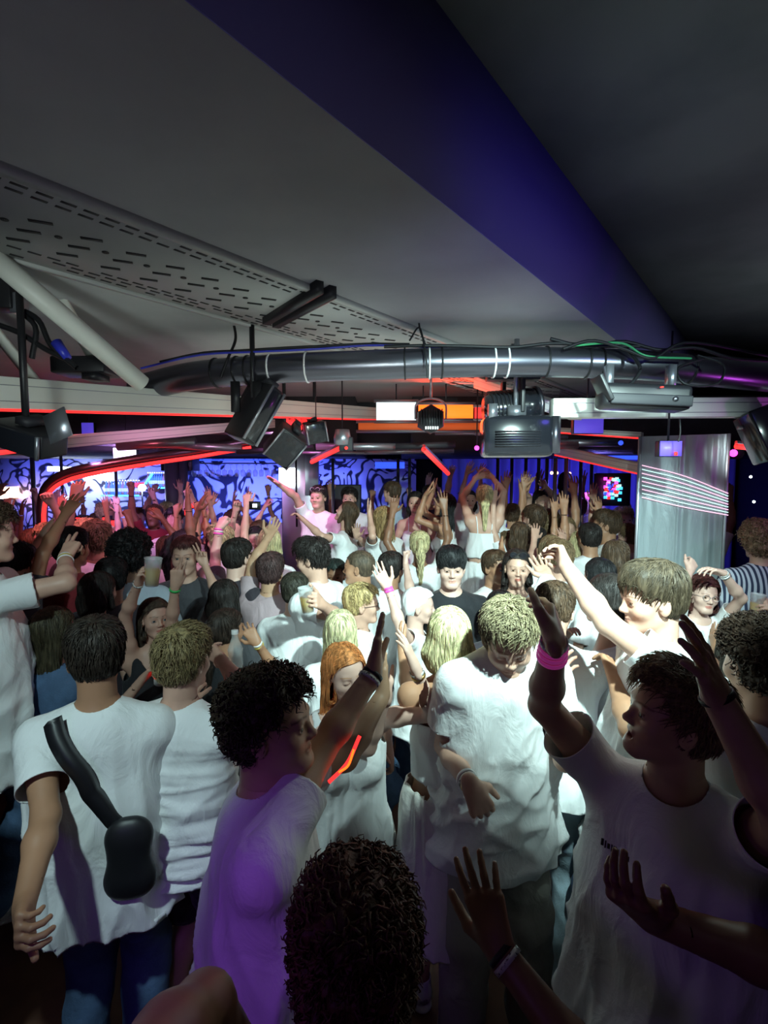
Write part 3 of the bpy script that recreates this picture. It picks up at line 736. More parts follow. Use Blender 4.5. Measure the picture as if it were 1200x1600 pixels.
# ---------------------------------------------------------------- the setting
def bxm(c, s, R=None):
    c = np.asarray(c, float); s = np.asarray(s, float)/2
    v = np.array([(x, y, z) for x in (-1, 1) for y in (-1, 1) for z in (-1, 1)])*s
    if R is not None: v = v @ np.asarray(R)
    q = np.array([[0, 1, 3, 2], [4, 6, 7, 5], [0, 4, 5, 1], [2, 3, 7, 6], [0, 2, 6, 4], [1, 5, 7, 3]])
    return v+c, q
def frame(d, up=(0, 0, 1)):
    y = unit(d); x = unit(np.cross(y, up)); return np.array([x, y, np.cross(x, y)])
def cyl(a, b, r, r2=None, n=20, cap=True):
    a = np.asarray(a, float); b = np.asarray(b, float); r2 = r if r2 is None else r2; F = frame(b-a, (0, 0, 1) if abs(unit(b-a)[2]) < .95 else (0, 1, 0))
    t = np.arange(n)*2*math.pi/n; ring = np.outer(np.cos(t), F[0])+np.outer(np.sin(t), F[2])
    rows = [a+ring*r, b+ring*r2]
    if cap: rows = [a+ring*r*1e-3]+rows+[b+ring*r2*1e-3]
    v = np.concatenate(rows); m = len(rows); i = np.arange(m-1)[:, None]*n; k = np.arange(n)[None]; k2 = (k+1) % n
    return v, np.stack([i+k, i+n+k, i+n+k2, i+k2], -1).reshape(-1, 4)
def tube(pts, r, n=12, steps=0):
    pts = np.asarray(pts, float)
    if steps:
        t = np.linspace(0, len(pts)-1, steps); i = np.clip(t.astype(int), 0, len(pts)-2); f = (t-i)[:, None]
        P = np.concatenate([2*pts[:1]-pts[1:2], pts, 2*pts[-1:]-pts[-2:-1]])
        p0, p1, p2, p3 = P[i], P[i+1], P[i+2], P[i+3]
        pts = .5*((2*p1)+(-p0+p2)*f+(2*p0-5*p1+4*p2-p3)*f*f+(-p0+3*p1-3*p2+p3)*f**3)
    return tubes(pts[None], np.full((1, len(pts)), r), n)
def lathe(c, prof, n=20, F=None):
    F = np.eye(3) if F is None else F; t = np.arange(n)*2*math.pi/n
    v = np.concatenate([np.outer(np.cos(t), F[0])*r+np.outer(np.sin(t), F[1])*r+F[2]*z for r, z in prof])+np.asarray(c, float)
    i = np.arange(len(prof)-1)[:, None]*n; k = np.arange(n)[None]; k2 = (k+1) % n
    return v, np.stack([i+k, i+k2, i+n+k2, i+n+k], -1).reshape(-1, 4)
def obj(name, parts, m, parent=None, smooth=False, bevel=0):
    v, q = merge(parts) if isinstance(parts, list) else parts
    o = build(name, v, q, M[m], parent, smooth=smooth)
    if bevel: b = o.modifiers.new('b', 'BEVEL'); b.width = bevel; b.segments = 2; b.limit_method = 'ANGLE'
    return o
def tag(o, label, cat, group=None):
    o['label'] = label; o['category'] = cat
    if group: o['group'] = group
    return o
def struct(name, parts, m, parent=None, **k):
    o = obj(name, parts, m, parent, **k)
    if parent is None: o['kind'] = 'structure'
    return o
def thing(name, loc, label, cat, group=None):
    r = bpy.data.objects.new(name, None); COL.objects.link(r); r.location = tuple(loc); r.empty_display_size = .1
    return tag(r, label, cat, group)
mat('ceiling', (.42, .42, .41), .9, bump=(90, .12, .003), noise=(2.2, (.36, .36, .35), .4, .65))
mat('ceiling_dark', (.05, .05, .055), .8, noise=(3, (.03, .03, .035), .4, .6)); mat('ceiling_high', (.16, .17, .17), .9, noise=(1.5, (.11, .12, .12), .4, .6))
mat('paint_blue', (.16, .14, .40), .7); mat('perf', (.48, .49, .47), .6, metal=.1); mat('slot', (.03, .03, .03), .9)
mat('floor', (.24, .11, .07), .45, noise=(6, (.17, .075, .05), .4, .65)); mat('dark', (.018, .018, .024), .6); mat('wall', (.04, .035, .06), .8)
mat('cream_metal', (.78, .80, .72), .45, bump=(8, .1, .002), stretch=(1, 1, 8)); mat('chrome', (.15, .15, .18), .30, metal=.9); mat('steel', (.35, .36, .40), .35, metal=.8)
mat('black', (.012, .012, .015), .45); mat('black_gloss', (.012, .013, .018), .18, coat=.4); mat('cable', (.008, .008, .01), .55); mat('cable_blue', (.03, .04, .5), .4); mat('cable_green', (.05, .4, .15), .4)
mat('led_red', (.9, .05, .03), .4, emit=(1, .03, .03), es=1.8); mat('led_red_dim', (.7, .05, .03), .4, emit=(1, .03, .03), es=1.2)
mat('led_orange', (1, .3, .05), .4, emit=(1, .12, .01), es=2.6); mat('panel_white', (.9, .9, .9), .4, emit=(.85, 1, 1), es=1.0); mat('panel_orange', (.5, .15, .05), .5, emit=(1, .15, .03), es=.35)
mat('led_white', (1, 1, 1), .3, emit=(.85, 1, 1), es=7); mat('led_cyan', (.2, .8, 1), .3, emit=(.05, .5, 1), es=2.2); mat('led_magenta', (1, .2, .8), .3, emit=(1, .05, .7), es=4); mat('led_violet', (.3, .2, .9), .4, emit=(.12, .08, .9), es=.55)
mat('led_pinkwhite', (1, .8, .9), .3, emit=(1, .55, .75), es=1.2); mat('led_mint', (.7, 1, .9), .3, emit=(.6, 1, .9), es=1.1); mat('led_warm', (1, .7, .4), .3, emit=(1, .55, .3), es=7); mat('led_blue', (.1, .2, 1), .3, emit=(.03, .08, 1), es=1.6)
mat('pillar', (.42, .50, .53), .38, metal=.25, bump=(5, .35, .02, 1), stretch=(3, 3, .5)); mat('glass', (.9, .95, 1), .05, trans=1); mat('plastic_clear', (.85, .9, .9), .12, alpha=.32)
mat('beer', (.85, .55, .06), .3); mat('bottle_glass', (.10, .25, .35), .1, spec=.8); mat('bottle_amber', (.35, .14, .03), .1, spec=.8); mat('counter', (.05, .05, .07), .3)
def graffiti():
    m = mat('graffiti', (.6, .6, .65), .7); nt = m.node_tree; N = nt.nodes.new; b = nt.nodes['Principled BSDF']; tc = N('ShaderNodeTexCoord')
    n = N('ShaderNodeTexNoise'); n.inputs['Scale'].default_value = 1.5; n.inputs['Detail'].default_value = 1.5; n.inputs['Distortion'].default_value = 2.5
    mt = N('ShaderNodeMath'); mt.operation = 'MULTIPLY'; mt.inputs[1].default_value = 24; sn = N('ShaderNodeMath'); sn.operation = 'SINE'
    r = N('ShaderNodeValToRGB'); e = r.color_ramp.elements; e[0].color = (.015, .015, .03, 1); e[0].position = .12; e[1].color = (.62, .64, .7, 1); e[1].position = .34
    Lk = nt.links.new; Lk(tc.outputs['Object'], n.inputs['Vector']); Lk(n.outputs['Fac'], mt.inputs[0]); Lk(mt.outputs[0], sn.inputs[0])
    m2 = N('ShaderNodeMath'); m2.operation = 'MULTIPLY_ADD'; m2.inputs[1].default_value = .5; m2.inputs[2].default_value = .5; Lk(sn.outputs[0], m2.inputs[0]); Lk(m2.outputs[0], r.inputs['Fac']); Lk(r.outputs['Color'], b.inputs['Base Color'])
graffiti()
def curtain_mat():
    m = mat('curtain', (.25, .25, .4), .8); return m
curtain_mat()
A38 = math.radians(38); DD = V(math.sin(A38), math.cos(A38), 0); NN = V(math.cos(A38), -math.sin(A38), 0); UP = V(0, 0, 1)
def pn(n, t, z): return DD*t+NN*n+UP*z
def slab(n0, n1, t0, t1, z0, z1):
    v = np.array([pn(n, t, z) for n in (n0, n1) for t in (t0, t1) for z in (z0, z1)])
    return v, np.array([[0, 1, 3, 2], [4, 6, 7, 5], [0, 4, 5, 1], [2, 3, 7, 6], [0, 2, 6, 4], [1, 5, 7, 3]])
struct('floor', bxm((-.7, 3.5, -.05), (13.6, 12.4, .1)), 'floor')
struct('wall_left', bxm((-7.55, 3.5, 1.85), (.1, 12.4, 3.9)), 'wall'); struct('wall_right', bxm((6.15, 3.5, 1.85), (.1, 12.4, 3.9)), 'wall')
struct('wall_front', bxm((-.7, -2.75, 1.85), (13.6, .1, 3.9)), 'wall'); struct('wall_back', bxm((-.7, 9.65, 1.85), (13.6, .1, 3.9)), 'wall')
struct('ceiling', [slab(-12, -.84, -6, 12, 2.95, 3.05)], 'ceiling')
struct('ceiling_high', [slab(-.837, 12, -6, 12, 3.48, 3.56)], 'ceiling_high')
struct('trim_1', [slab(-.841, -.837, -6, 12, 2.951, 3.56)], 'paint_blue')
# perforated cable trough let into the low ceiling
n0, n1 = -2.27, -1.64
ct = thing('perforated_panel', pn(-1.95, 3, 2.9), 'long perforated grey metal panel set into the low ceiling above the pipe', 'ceiling panel')
obj('panel', [slab(n0, n1, -1, 6.5, 2.935, 2.95), slab(n0-.02, n0+.012, -1, 6.5, 2.925, 2.95), slab(n1-.012, n1+.02, -1, 6.5, 2.925, 2.95)], 'perf', ct)
sl = []; rg = random.Random(4)
for i in range(110):
    t = -.6+i*.062
    for n in (n0+.045, n0+.085, n0+.12, n1-.045, n1-.085):
        if rg.random() < .12: continue
        o = .03*(int(n*1000) % 2); sl.append(slab(n-.006, n+.006, t+o, t+o+.042, 2.9335, 2.936))
for i in range(44):
    t = -.4+i*.15
    for j in range(3):
        a = pn(n0+.20+j*.10, t, 2.9335); v, q = bxm((0, 0, 0), (.016, .066, .003)); cs, sn = math.cos(-1.15), math.sin(-1.15)
        v = np.stack([v[:, 0]*cs-v[:, 1]*sn, v[:, 0]*sn+v[:, 1]*cs, v[:, 2]], 1)+a; sl.append((v, q))
    sl.append(lathe(pn(n0+.33, t+.075, 2.9325), [(.001, 0), (.012, 0), (.012, .003)], 10))
obj('slots', sl, 'slot', ct)
br = thing('ceiling_bracket', on_z(465, 480, 2.92), 'black double crossbar fixed under the perforated ceiling panel', 'bracket')
for o_ in (0, .085):
    a = on_z(415+o_*180, 500+o_*60, 2.925); b = on_z(500+o_*240, 448+o_*90, 2.925)
    obj('bar', bxm((a+b)/2, (.035, np.linalg.norm(b-a), .05), frame(b-a)), 'black', br)
# dark lower ceiling over the far half of the room
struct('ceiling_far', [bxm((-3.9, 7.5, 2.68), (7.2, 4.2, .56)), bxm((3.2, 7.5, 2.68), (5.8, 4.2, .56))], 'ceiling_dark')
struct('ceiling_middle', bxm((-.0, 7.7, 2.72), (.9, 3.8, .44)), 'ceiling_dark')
ORD = ['first', 'second', 'third', 'fourth', 'fifth', 'sixth', 'seventh', 'eighth', 'ninth', 'tenth', 'eleventh', 'twelfth', 'thirteenth', 'fourteenth', 'fifteenth', 'sixteenth']
def hang(t, c, m='dark', r=.006, top=2.95, n=1):
    """a thin rod from the thing up to the ceiling above it"""
    obj('hanging_rod', cyl(c, (c[0], c[1], top), r, n=8), m, t, True)
# ---- the big suspended pipe with its ties and cables
pp = [at(215, 608, 3.05), at(300, 588, 2.9), at(420, 577, 2.8), at(560, 571, 2.75), at(700, 567, 2.72), at(850, 566, 2.72), at(1000, 571, 2.74), at(1120, 582, 2.8), at(1300, 600, 2.9)]
pipe = thing('suspended_pipe', pp[4], 'thick shiny steel pipe slung across the room under the ceiling', 'pipe')
obj('pipe', tube(pp, .078, 28, 60), 'chrome', pipe, True)
def ring(c, ax, r, w, m, name, par):
    F = frame(ax); Fz = np.array([F[0], F[2], F[1]]); return obj(name, lathe(c, [(r, -w), (r+.006, -w), (r+.006, w), (r, w)], 20, Fz), m, par, True)
P_ = tube(pp, .01, 3, 60)[0].reshape(-1, 3, 3).mean(1)
for px in (340, 372, 386, 430, 478, 640, 668, 690, 765, 795, 860, 925, 932, 940, 1075):
    j = int(np.argmin([abs(600+FPX*p[0]/((p-CAM)@_cf)-px) for p in P_])); j = min(max(j, 1), 58)
    ring(P_[j], P_[j+1]-P_[j-1], .078, .004, 'cable' if px not in (430, 478, 668, 765, 795) else 'band_white', 'cable_tie', pipe)
def cable(pts, r, m, label, steps=24, g='cables along the suspended pipe'):
    o = obj('cable', tube(pts, r, 6, steps), m, None, True); return tag(o, label, 'cable', g)
def along(px0, px1, dy, d, n=7, wob=4):
    r_ = random.Random(int(px0)+dy); return [at(px0+(px1-px0)*i/(n-1), np.interp(px0+(px1-px0)*i/(n-1), [215, 300, 560, 700, 1000, 1200], [600, 585, 568, 565, 568, 590])+dy+r_.uniform(-wob, wob), d) for i in range(n)]
cable(along(220, 760, -26, 2.72), .006, 'cable_blue', 'blue cable lying on top of the pipe, left half')
cable(along(250, 640, -30, 2.76), .008, 'cable', 'black cable running on top of the pipe, left half')
cable(along(600, 1000, -27, 2.66), .009, 'cable', 'black cable clipped on top of the pipe, middle stretch')
cable(along(860, 1200, -30, 2.66, 7, 9), .010, 'cable', 'thick black cable looped over the right end of the pipe')
cable([at(880, 545, 2.6), at(925, 532, 2.6), at(975, 545, 2.58), at(1020, 560, 2.58), at(1075, 535, 2.62), at(1200, 556, 2.7)], .008, 'cable', 'black cable wandering over the right end of the pipe')
cable([at(640, 532, 2.68), at(655, 512, 2.7), at(664, 548, 2.62), at(668, 590, 2.62)], .005, 'cable', 'short black cable looped round the pipe middle')
cable([at(665, 540, 2.68), at(655, 508, 2.72), at(658, 480, 2.95)], .005, 'cable', 'thin black cable rising from the pipe middle to the ceiling')
cable([at(345, 590, 2.72), at(356, 560, 2.72), at(368, 530, 2.75), at(364, 500, 2.8)], .008, 'cable', 'black cable hanging from the ceiling onto the left of the pipe')
cable([at(980, 545, 2.62), at(1000, 575, 2.55), at(985, 600, 2.5), at(960, 612, 2.45)], .009, 'cable', 'black cable dropping from the pipe to the black strobe bar')
cable([at(1090, 555, 2.6), at(1130, 570, 2.56), at(1120, 600, 2.5), at(1070, 600, 2.45), at(1060, 575, 2.5), at(1100, 560, 2.6)], .006, 'cable', 'black cable coiled under the right end of the pipe')
cable([at(895, 540, 2.62), at(970, 536, 2.6), at(1010, 556, 2.58), at(1080, 560, 2.6)], .006, 'cable_green', 'green cable on the right of the pipe')
cable([at(250, 597, 2.9), at(280, 592, 2.86), at(330, 588, 2.8)], .007, 'cable_green', 'green cable end at the left of the pipe')
# ---- white aluminium beams with red light strips
def board(name, a, b, th, dep, m='cream_metal', par=None):
    """a board whose visible face hangs between a and b (top edge), th tall at each end"""
    a = np.asarray(a, float); b = np.asarray(b, float); dr = unit(np.cross(UP, b-a))*dep
    v = np.array([a, b, b-UP*th[1], a-UP*th[0], a+dr, b+dr, b-UP*th[1]+dr, a-UP*th[0]+dr])
    return obj(name, (v, np.array([[0, 1, 2, 3], [7, 6, 5, 4], [0, 4, 5, 1], [3, 2, 6, 7], [0, 3, 7, 4], [1, 5, 6, 2]])), m, par, bevel=.004)
def beam(x0, y0, y0b, d0, x1, y1, y1b, d1, label, strip='led_red_dim', sh=.012, dep=.09):
    a = at(x0, y0, d0); b = at(x1, y1, d1); t = thing('beam', (a+b)/2, label, 'beam')
    th = ((y0b-y0)*d0/FPX, (y1b-y1)*d1/FPX)
    board('board', a, b, th, dep, 'cream_metal', t)
    for fr in (.25, .75):
        board('groove', a-UP*th[0]*fr-V(0, .002, 0), b-UP*th[1]*fr-V(0, .002, 0), (.004, .004), .01, 'steel', t)
    if strip: board('light_strip', a-UP*th[0]-V(0, .003, 0), b-UP*th[1]-V(0, .003, 0), (sh, sh), .02, strip, t)
    return t
beam(-60, 582, 636, 2.15, 590, 637, 655, 5.0, 'long cream aluminium beam with red light strip running from the left edge')
beam(100, 680, 700, 3.7, 430, 655, 668, 5.0, 'lower cream beam behind the left speaker, below the long beam', None)
beam(865, 622, 652, 2.95, 1260, 620, 650, 2.9, 'cream beam crossing in front of the mirrored column top', None)
beam(740, 588, 606, 4.3, 890, 636, 656, 3.1, 'pale beam slanting from the pipe to the moving heads', None)
beam(866, 697, 710, 4.9, 1005, 726, 741, 3.9, 'cream beam with red strip sloping down towards the mirrored column', 'led_red_dim')
beam(800, 664, 670, 4.9, 1002, 675, 684, 4.2, 'thin beam with red strip behind the small violet lamp', 'led_red_dim')
t = thing('perforated_panel', at(800, 608, 3.6), 'pale green perforated panel behind the pipe, above the moving heads', 'ceiling panel')
a_, b_, c_, d_ = on_z(690, 592, 2.945), on_z(875, 606, 2.945), on_z(870, 634, 2.945), on_z(770, 621, 2.945)
vv = np.array([a_, b_, c_, d_]); vv = np.concatenate([vv-UP*.02, vv]); obj('panel', (vv, np.array([[0, 1, 2, 3], [7, 6, 5, 4], [0, 4, 5, 1], [1, 5, 6, 2], [2, 6, 7, 3], [3, 7, 4, 0]])), 'perf', t)
sl = []
for i in range(14):
    for j in range(6):
        u, w_ = (i+.5)/14, (j+.5)/6; p = (a_*(1-u)+b_*u)*(1-w_)+(d_*(1-u)+c_*u)*w_; sl.append(bxm(p-UP*.022, (.06, .012, .003)))
obj('slots', sl, 'slot', t)
# cream round pole and struts at the left edge
o = obj('round_pole', cyl(at(-60, 360, 1.75), at(222, 600, 2.35), .040, n=28), 'cream_metal', None, True); tag(o, 'cream round pole slanting down from the upper left corner', 'pole')
o = obj('flat_strut', bxm((at(70, 425, 2.3)+at(165, 590, 2.6))/2, (.07, np.linalg.norm(at(70, 425, 2.3)-at(165, 590, 2.6)), .02), frame(at(165, 590, 2.6)-at(70, 425, 2.3))), 'cream_metal'); tag(o, 'pale flat strut crossing behind the round pole', 'strut')
o = obj('flat_strut', bxm((at(-30, 490, 2.3)+at(50, 590, 2.5))/2, (.07, .5, .02), frame(at(50, 590, 2.5)-at(-30, 490, 2.3))), 'cream_metal'); tag(o, 'short pale strut at the left edge above the long beam', 'strut')
for i, (pts, lb) in enumerate((([(-10, 450), (20, 480), (55, 510), (50, 560)], 'black cable hanging beside the round pole at the left edge'), ([(-10, 505), (30, 520), (70, 545), (100, 560)], 'black cable sagging to the blue plug'), ([(25, 480), (60, 500), (80, 540), (120, 575)], 'black cable behind the round pole, ending on the beam'))):
    cable([at(x, y, 2.1) for x, y in pts], .011, 'cable', lb, 16, 'cables at the left edge')
pl = thing('cable_plug', at(98, 548, 2.1), 'blue plug on the end of a cable by the round pole', 'plug')
obj('plug', cyl(at(88, 535, 2.1), at(106, 560, 2.1), .022, .016), 'cable_blue', pl, True)
o = thing('junction_box', at(12, 462, 2.1), 'black box on the wall side of the round pole', 'box'); obj('box', bxm(at(8, 462, 2.1), (.10, .08, .12)), 'black', o, bevel=.006); obj('clamp', bxm(at(30, 475, 2.1), (.05, .05, .08)), 'steel', o, bevel=.004)
o = thing('projector', at(140, 575, 2.5), 'flat black box lying on the long cream beam', 'box'); obj('box', bxm(at(135, 574, 2.5), (.26, .16, .08)), 'black', o, bevel=.01); obj('foot', bxm(at(150, 590, 2.48), (.08, .1, .03)), 'black', o)
# ---- light fixtures and loudspeakers
def speaker(px, py, d, w, h, dep, yaw, tilt, roll, label):
    c = at(px, py, d); t = thing('loudspeaker', c, label, 'loudspeaker'); R = np.array(Euler((tilt, roll, yaw)).to_matrix()).T
    P = lambda x, y, z: c+V(x, y, z)@R
    obj('cabinet', bxm(c, (w, dep, h), R), 'black', t, bevel=.012)
    hang(t, c, 'black', .014); obj('grille', bxm(P(0, -dep/2-.004, 0), (w*.88, .012, h*.9), R), 'black_gloss', t, bevel=.004)
    obj('trim_edge', [bxm(P(s*w*.47, -dep/2-.012, 0), (.012, .012, h*.96), R) for s in (-1, 1)], 'steel', t)
    obj('bracket', [bxm(P(0, dep*.5+.03, h*.30), (.05, .05, h*.8), R), bxm(P(0, dep*.2, h*.5+.02), (.06, dep*.8, .03), R)], 'dark', t)
    return t
speaker(396, 645, 2.75, .09, .33, .20, .9, .25, .45, 'tall black loudspeaker hanging tilted on brackets under the left beam')
for x in (368, 402): o = obj('hanging_bracket', bxm(at(x, 620, 2.72), (.045, .02, .16)), 'black'); tag(o, 'flat black hanging bracket, %s of the pair above the tilted loudspeaker' % ('left' if x == 368 else 'right'), 'bracket')
speaker(42, 684, 2.1, .27, .10, .14, -.15, .2, .28, 'black loudspeaker lying tilted at the left edge under the beam')
speaker(445, 695, 3.9, .22, .26, .2, .5, .5, .6, 'black loudspeaker hung tilted left of the centre fixtures')
speaker(492, 675, 4.2, .17, .17, .15, .3, .2, -.2, 'small black loudspeaker beside the red lamp')
o = obj('metal_tag', bxm(at(90, 665, 2.0), (.10, .006, .12), np.array(Euler((.2, .35, .2)).to_matrix())), 'steel'); tag(o, 'grey metal tag plate in front of the left edge loudspeaker', 'plate')
def moving_head(px, py, d, s, label, ax=(1, 0, 0), lens='led_white'):
    c = at(px, py, d); t = thing('moving_head', c, label, 'stage light'); ax = unit(ax); F = frame(ax); Fz = np.array([F[0], F[2], F[1]])
    obj('head', lathe(c, [(.01*s, -.15*s), (.07*s, -.15*s), (.085*s, -.12*s), (.085*s, .02*s), (.10*s, .05*s), (.10*s, .12*s), (.085*s, .14*s), (.01*s, .14*s)], 24, Fz), 'black_gloss', t, True)
    obj('cooling_fin', [lathe(c+ax*(-.13+.022*i)*s, [(.084*s, -.003), (.098*s, -.003), (.098*s, .003), (.084*s, .003)], 24, Fz) for i in range(7)], 'black', t)
    obj('front_ring', lathe(c+ax*.128*s, [(.09*s, -.01), (.106*s, -.01), (.106*s, .012), (.075*s, .012)], 24, Fz), 'chrome', t, True)
    obj('lens', lathe(c+ax*.145*s, [(.001, .01), (.05*s, .008), (.075*s, 0)], 20, Fz), 'led_violet', t, True)
    obj('yoke', [bxm(c+F[0]*x*.13*s+UP*.06*s, (.02*s, .06*s, .2*s)) for x in (-1, 1)]+[bxm(c+UP*.16*s, (.28*s, .08*s, .03*s))], 'black', t, bevel=.004)
    obj('clamp', [cyl(c+UP*.16*s, c+UP*.26*s, .02*s), bxm(c+UP*.25*s, (.06*s, .05*s, .06*s))], 'steel', t, bevel=.003); hang(t, c+UP*.25*s, 'steel', .014)
    return t
moving_head(800, 637, 3.2, 1.15, 'black ribbed moving head light above the boxy fixture', (1, .15, .1))
lb = thing('moving_head', at(808, 683, 3.1), 'large boxy black stage light with chrome end, below the ribbed one', 'stage light')
c = at(805, 683, 3.1); obj('housing', bxm(c, (.40, .28, .24), frame((.08, 1, .0))), 'black_gloss', lb, bevel=.03)
obj('vent', [bxm(c+V(-.02+.0, -.146, -.03+.014*i-.03), (.26, .012, .006)) for i in range(7)], 'dark', lb)
obj('chrome_end', [cyl(c+V(.20, -.13, -.10), c+V(.20, -.13, .11), .028)], 'chrome', lb, True); obj('bracket', [bxm(c+V(0, 0, .15), (.1, .1, .07)), bxm(c+V(-.16, -.1, .14), (.05, .04, .09))], 'steel', lb)
hx = thing('wash_light', at(673, 655, 4.0), 'hexagonal black lamp hung in front of the orange panel', 'stage light')
c = at(673, 655, 4.0); obj('housing', lathe(c, [(.001, -.05), (.10, -.06), (.115, -.02), (.115, .05), (.09, .08), (.001, .08)], 6, np.array([V(0, 0, 1), V(1, 0, 0), V(0, 1, 0)])), 'black', hx)
obj('fins', [bxm(c+V(-.08+.02*i, -.075, .01), (.006, .03, .12)) for i in range(9)], 'dark', hx); obj('logo_strip', [bxm(c+V(-.045+.018*i, -.095, -.075), (.011, .004, .022)) for i in range(6)], 'panel_white', hx); obj('hook', tube([c+V(-.12, 0, 0), c+V(-.11, 0, .12), c+V(0, 0, .16), c+V(.11, 0, .12), c+V(.12, 0, 0)], .008, 8, 20), 'steel', hx, True)
hang(hx, at(673, 655, 4.0)+UP*.16, 'steel', .01); hang(lb, at(805, 683, 3.1)+V(0, 0, .15), 'steel', .016)
# black strobe bar under the pipe
c = at(1003, 622, 2.45); sb = thing('strobe_bar', c, 'long black angular strobe bar hung under the right of the pipe', 'stage light')
R = frame((1, -.12, -.06)); Rb = np.array([R[1], -R[0], R[2]])
obj('housing', bxm(c, (.40, .16, .115), Rb), 'black', sb, bevel=.025); obj('front_plate', bxm(c+V(0, -.09, -.02), (.36, .015, .05), Rb), 'dark', sb, bevel=.006); obj('power_light', bxm(c+V(.04, -.10, .035), (.012, .01, .005)), 'led_red', sb)
obj('side_flap', bxm(c+V(-.20, -.02, .04), (.02, .15, .13), np.array(Euler((0, .5, 0)).to_matrix())@Rb), 'black', sb, bevel=.005); obj('bracket', [bxm(c+V(x, .03, .10), (.03, .05, .12)) for x in (-.15, .15)], 'steel', sb)
obj('knob', lathe(c+V(.10, -.095, -.02), [(.001, 0), (.012, 0), (.012, .02), (.001, .02)], 14, frame((0, -1, 0))[[0, 2, 1]]), 'chrome', sb, True)
def panel_lamp(px, py, d, w, h, m, label):
    c = at(px, py, d); t = thing('panel_lamp', c, label, 'lamp'); obj('housing', bxm(c+V(0, .03, 0), (w*1.06, .05, h*1.08)), 'black', t, bevel=.006); obj('glass', bxm(c, (w, .012, h)), m, t)
    hang(t, c+V(0, .03, h*.5), top=2.95 if d < 5.3 else 2.45); return t
panel_lamp(920, 665, 3.4, .19, .10, 'led_violet', 'small violet-lit lamp box hung below the strobe bar')  # faint violet glow stands in for light on the plastic
p = panel_lamp(1048, 701, 2.9, .12, .085, 'led_violet', 'small violet-lit lamp box hanging in front of the mirrored column'); obj('red_mark', bxm(at(1056, 709, 2.88), (.018, .004, .02)), 'led_red', p)  # violet glow put in for light on this box too
cable([at(1062, 655, 2.6), at(1063, 675, 2.6), at(1060, 690, 2.6)], .004, 'cable', 'thin black wire holding the violet lamp at the column', 10, 'lamp wires')
panel_lamp(137, 672+0, 5.0, .11, .14, 'led_violet', 'small louvred violet lamp under the far left ceiling'); panel_lamp(195, 708, 5.0, .22, .10, 'panel_white', 'white glowing sign lamp under the far left ceiling')
t = thing('red_lamp', at(463, 668, 4.6), 'red glowing bundle of lamp lenses beside the small loudspeaker', 'lamp')
for i in range(7):
    c = at(448+9*(i % 4), 660+9*(i//4), 4.6); v, q = ball(c, .035, nu=14, nv=8); obj('lens', (v, q), 'led_red_dim' if i % 2 else 'led_red', t, True)
t = thing('mini_lamp', at(540, 690, 4.4), 'small ribbed lamp with a red dot over the stage', 'lamp'); c = at(535, 684, 4.4); obj('housing', lathe(c, [(.01, -.07), (.07, -.06), (.075, .0), (.06, .07), (.01, .07)], 16), 'steel', t, True); obj('red_dot', ball(at(541, 700, 4.3), .014, nu=10, nv=6), 'led_red', t, True); obj('bracket', bxm(at(541, 694, 4.4), (.12, .08, .12)), 'dark', t, bevel=.01); hang(t, c)
# lit panels in the middle
def litpanel(x0, y0, x1, y1, d, m, label):
    d = d; a = at(x0, y0, d); b = at(x1, y1, d); c = (a+b)/2; t = thing('ceiling_lamp', c, label, 'ceiling lamp'); hang(t, c+UP*.05)
    obj('diffuser', bxm(c, (abs(b[0]-a[0]), .02, abs(a[2]-b[2]))), m, t); e = .012
    obj('frame', [bxm((c[0], c[1], max(a[2], b[2])+e), (abs(b[0]-a[0])+.04, .05, e*2)), bxm((c[0], c[1], min(a[2], b[2])-e), (abs(b[0]-a[0])+.04, .05, e*2))], 'steel', t); return t
litpanel(588, 629, 650, 657, 4.6, 'panel_white', 'bright white glowing panel left of the hexagonal lamp'); litpanel(654, 633, 739, 654, 4.6, 'led_orange', 'glowing orange panel behind the hexagonal lamp')
litpanel(742, 637, 765, 654, 4.6, 'led_red', 'short red glowing panel right of the orange one'); litpanel(560, 661, 762, 672, 4.7, 'panel_orange', 'dim orange strip panel under the bright ones')
lamp('AREA', at(700, 640, 4.5)-V(0, .1, -.02), 5, (1, .06, .02), at(690, 560, 4.1)+V(0, -.5, 0), size=.5)
# neon tubes
o = thing('neon_arch', at(200, 735, 5.4), 'curved red neon tube on a silver arch over the left crowd', 'neon light')
ap = [at(72, 830, 4.6), at(72, 795, 4.6), at(80, 768, 4.6), at(105, 750, 4.6), at(150, 738, 4.6), at(230, 724, 4.7), at(310, 712, 4.8), at(392, 698, 4.9)]
obj('arch_rail', tube([p+UP*.045+V(-.03, .0, 0) for p in ap], .045, 12, 50), 'chrome', o, True); obj('neon_tube', tube([p+V(.015, -.05, -.01) for p in ap], .018, 10, 50), 'led_red', o, True)
for (x0, y0, x1, y1, d0, d1, lb) in ((487, 722, 532, 700, 5.0, 4.6, 'short red neon tube slanting up beside the pillar foot lamp'), (662, 702, 700, 740, 4.2, 4.9, 'short red neon tube slanting down behind the stage hands'), (-10, 708, 60, 700, 3.8, 4.2, 'red neon tube at the left edge under the loudspeaker'), (1150, 697, 1185, 700, 3.4, 3.4, 'short red neon tube right of the mirrored column')):
    t = thing('neon_tube', at(x0, y0, d0), lb, 'neon light'); obj('tube', tube([at(x0, y0, d0), at(x1, y1, d1)], .020, 10), 'led_red', t, True); obj('holder', tube([at(x0, y0-5, d0), at(x1, y1-5, d1)], .016, 8), 'steel', t, True)
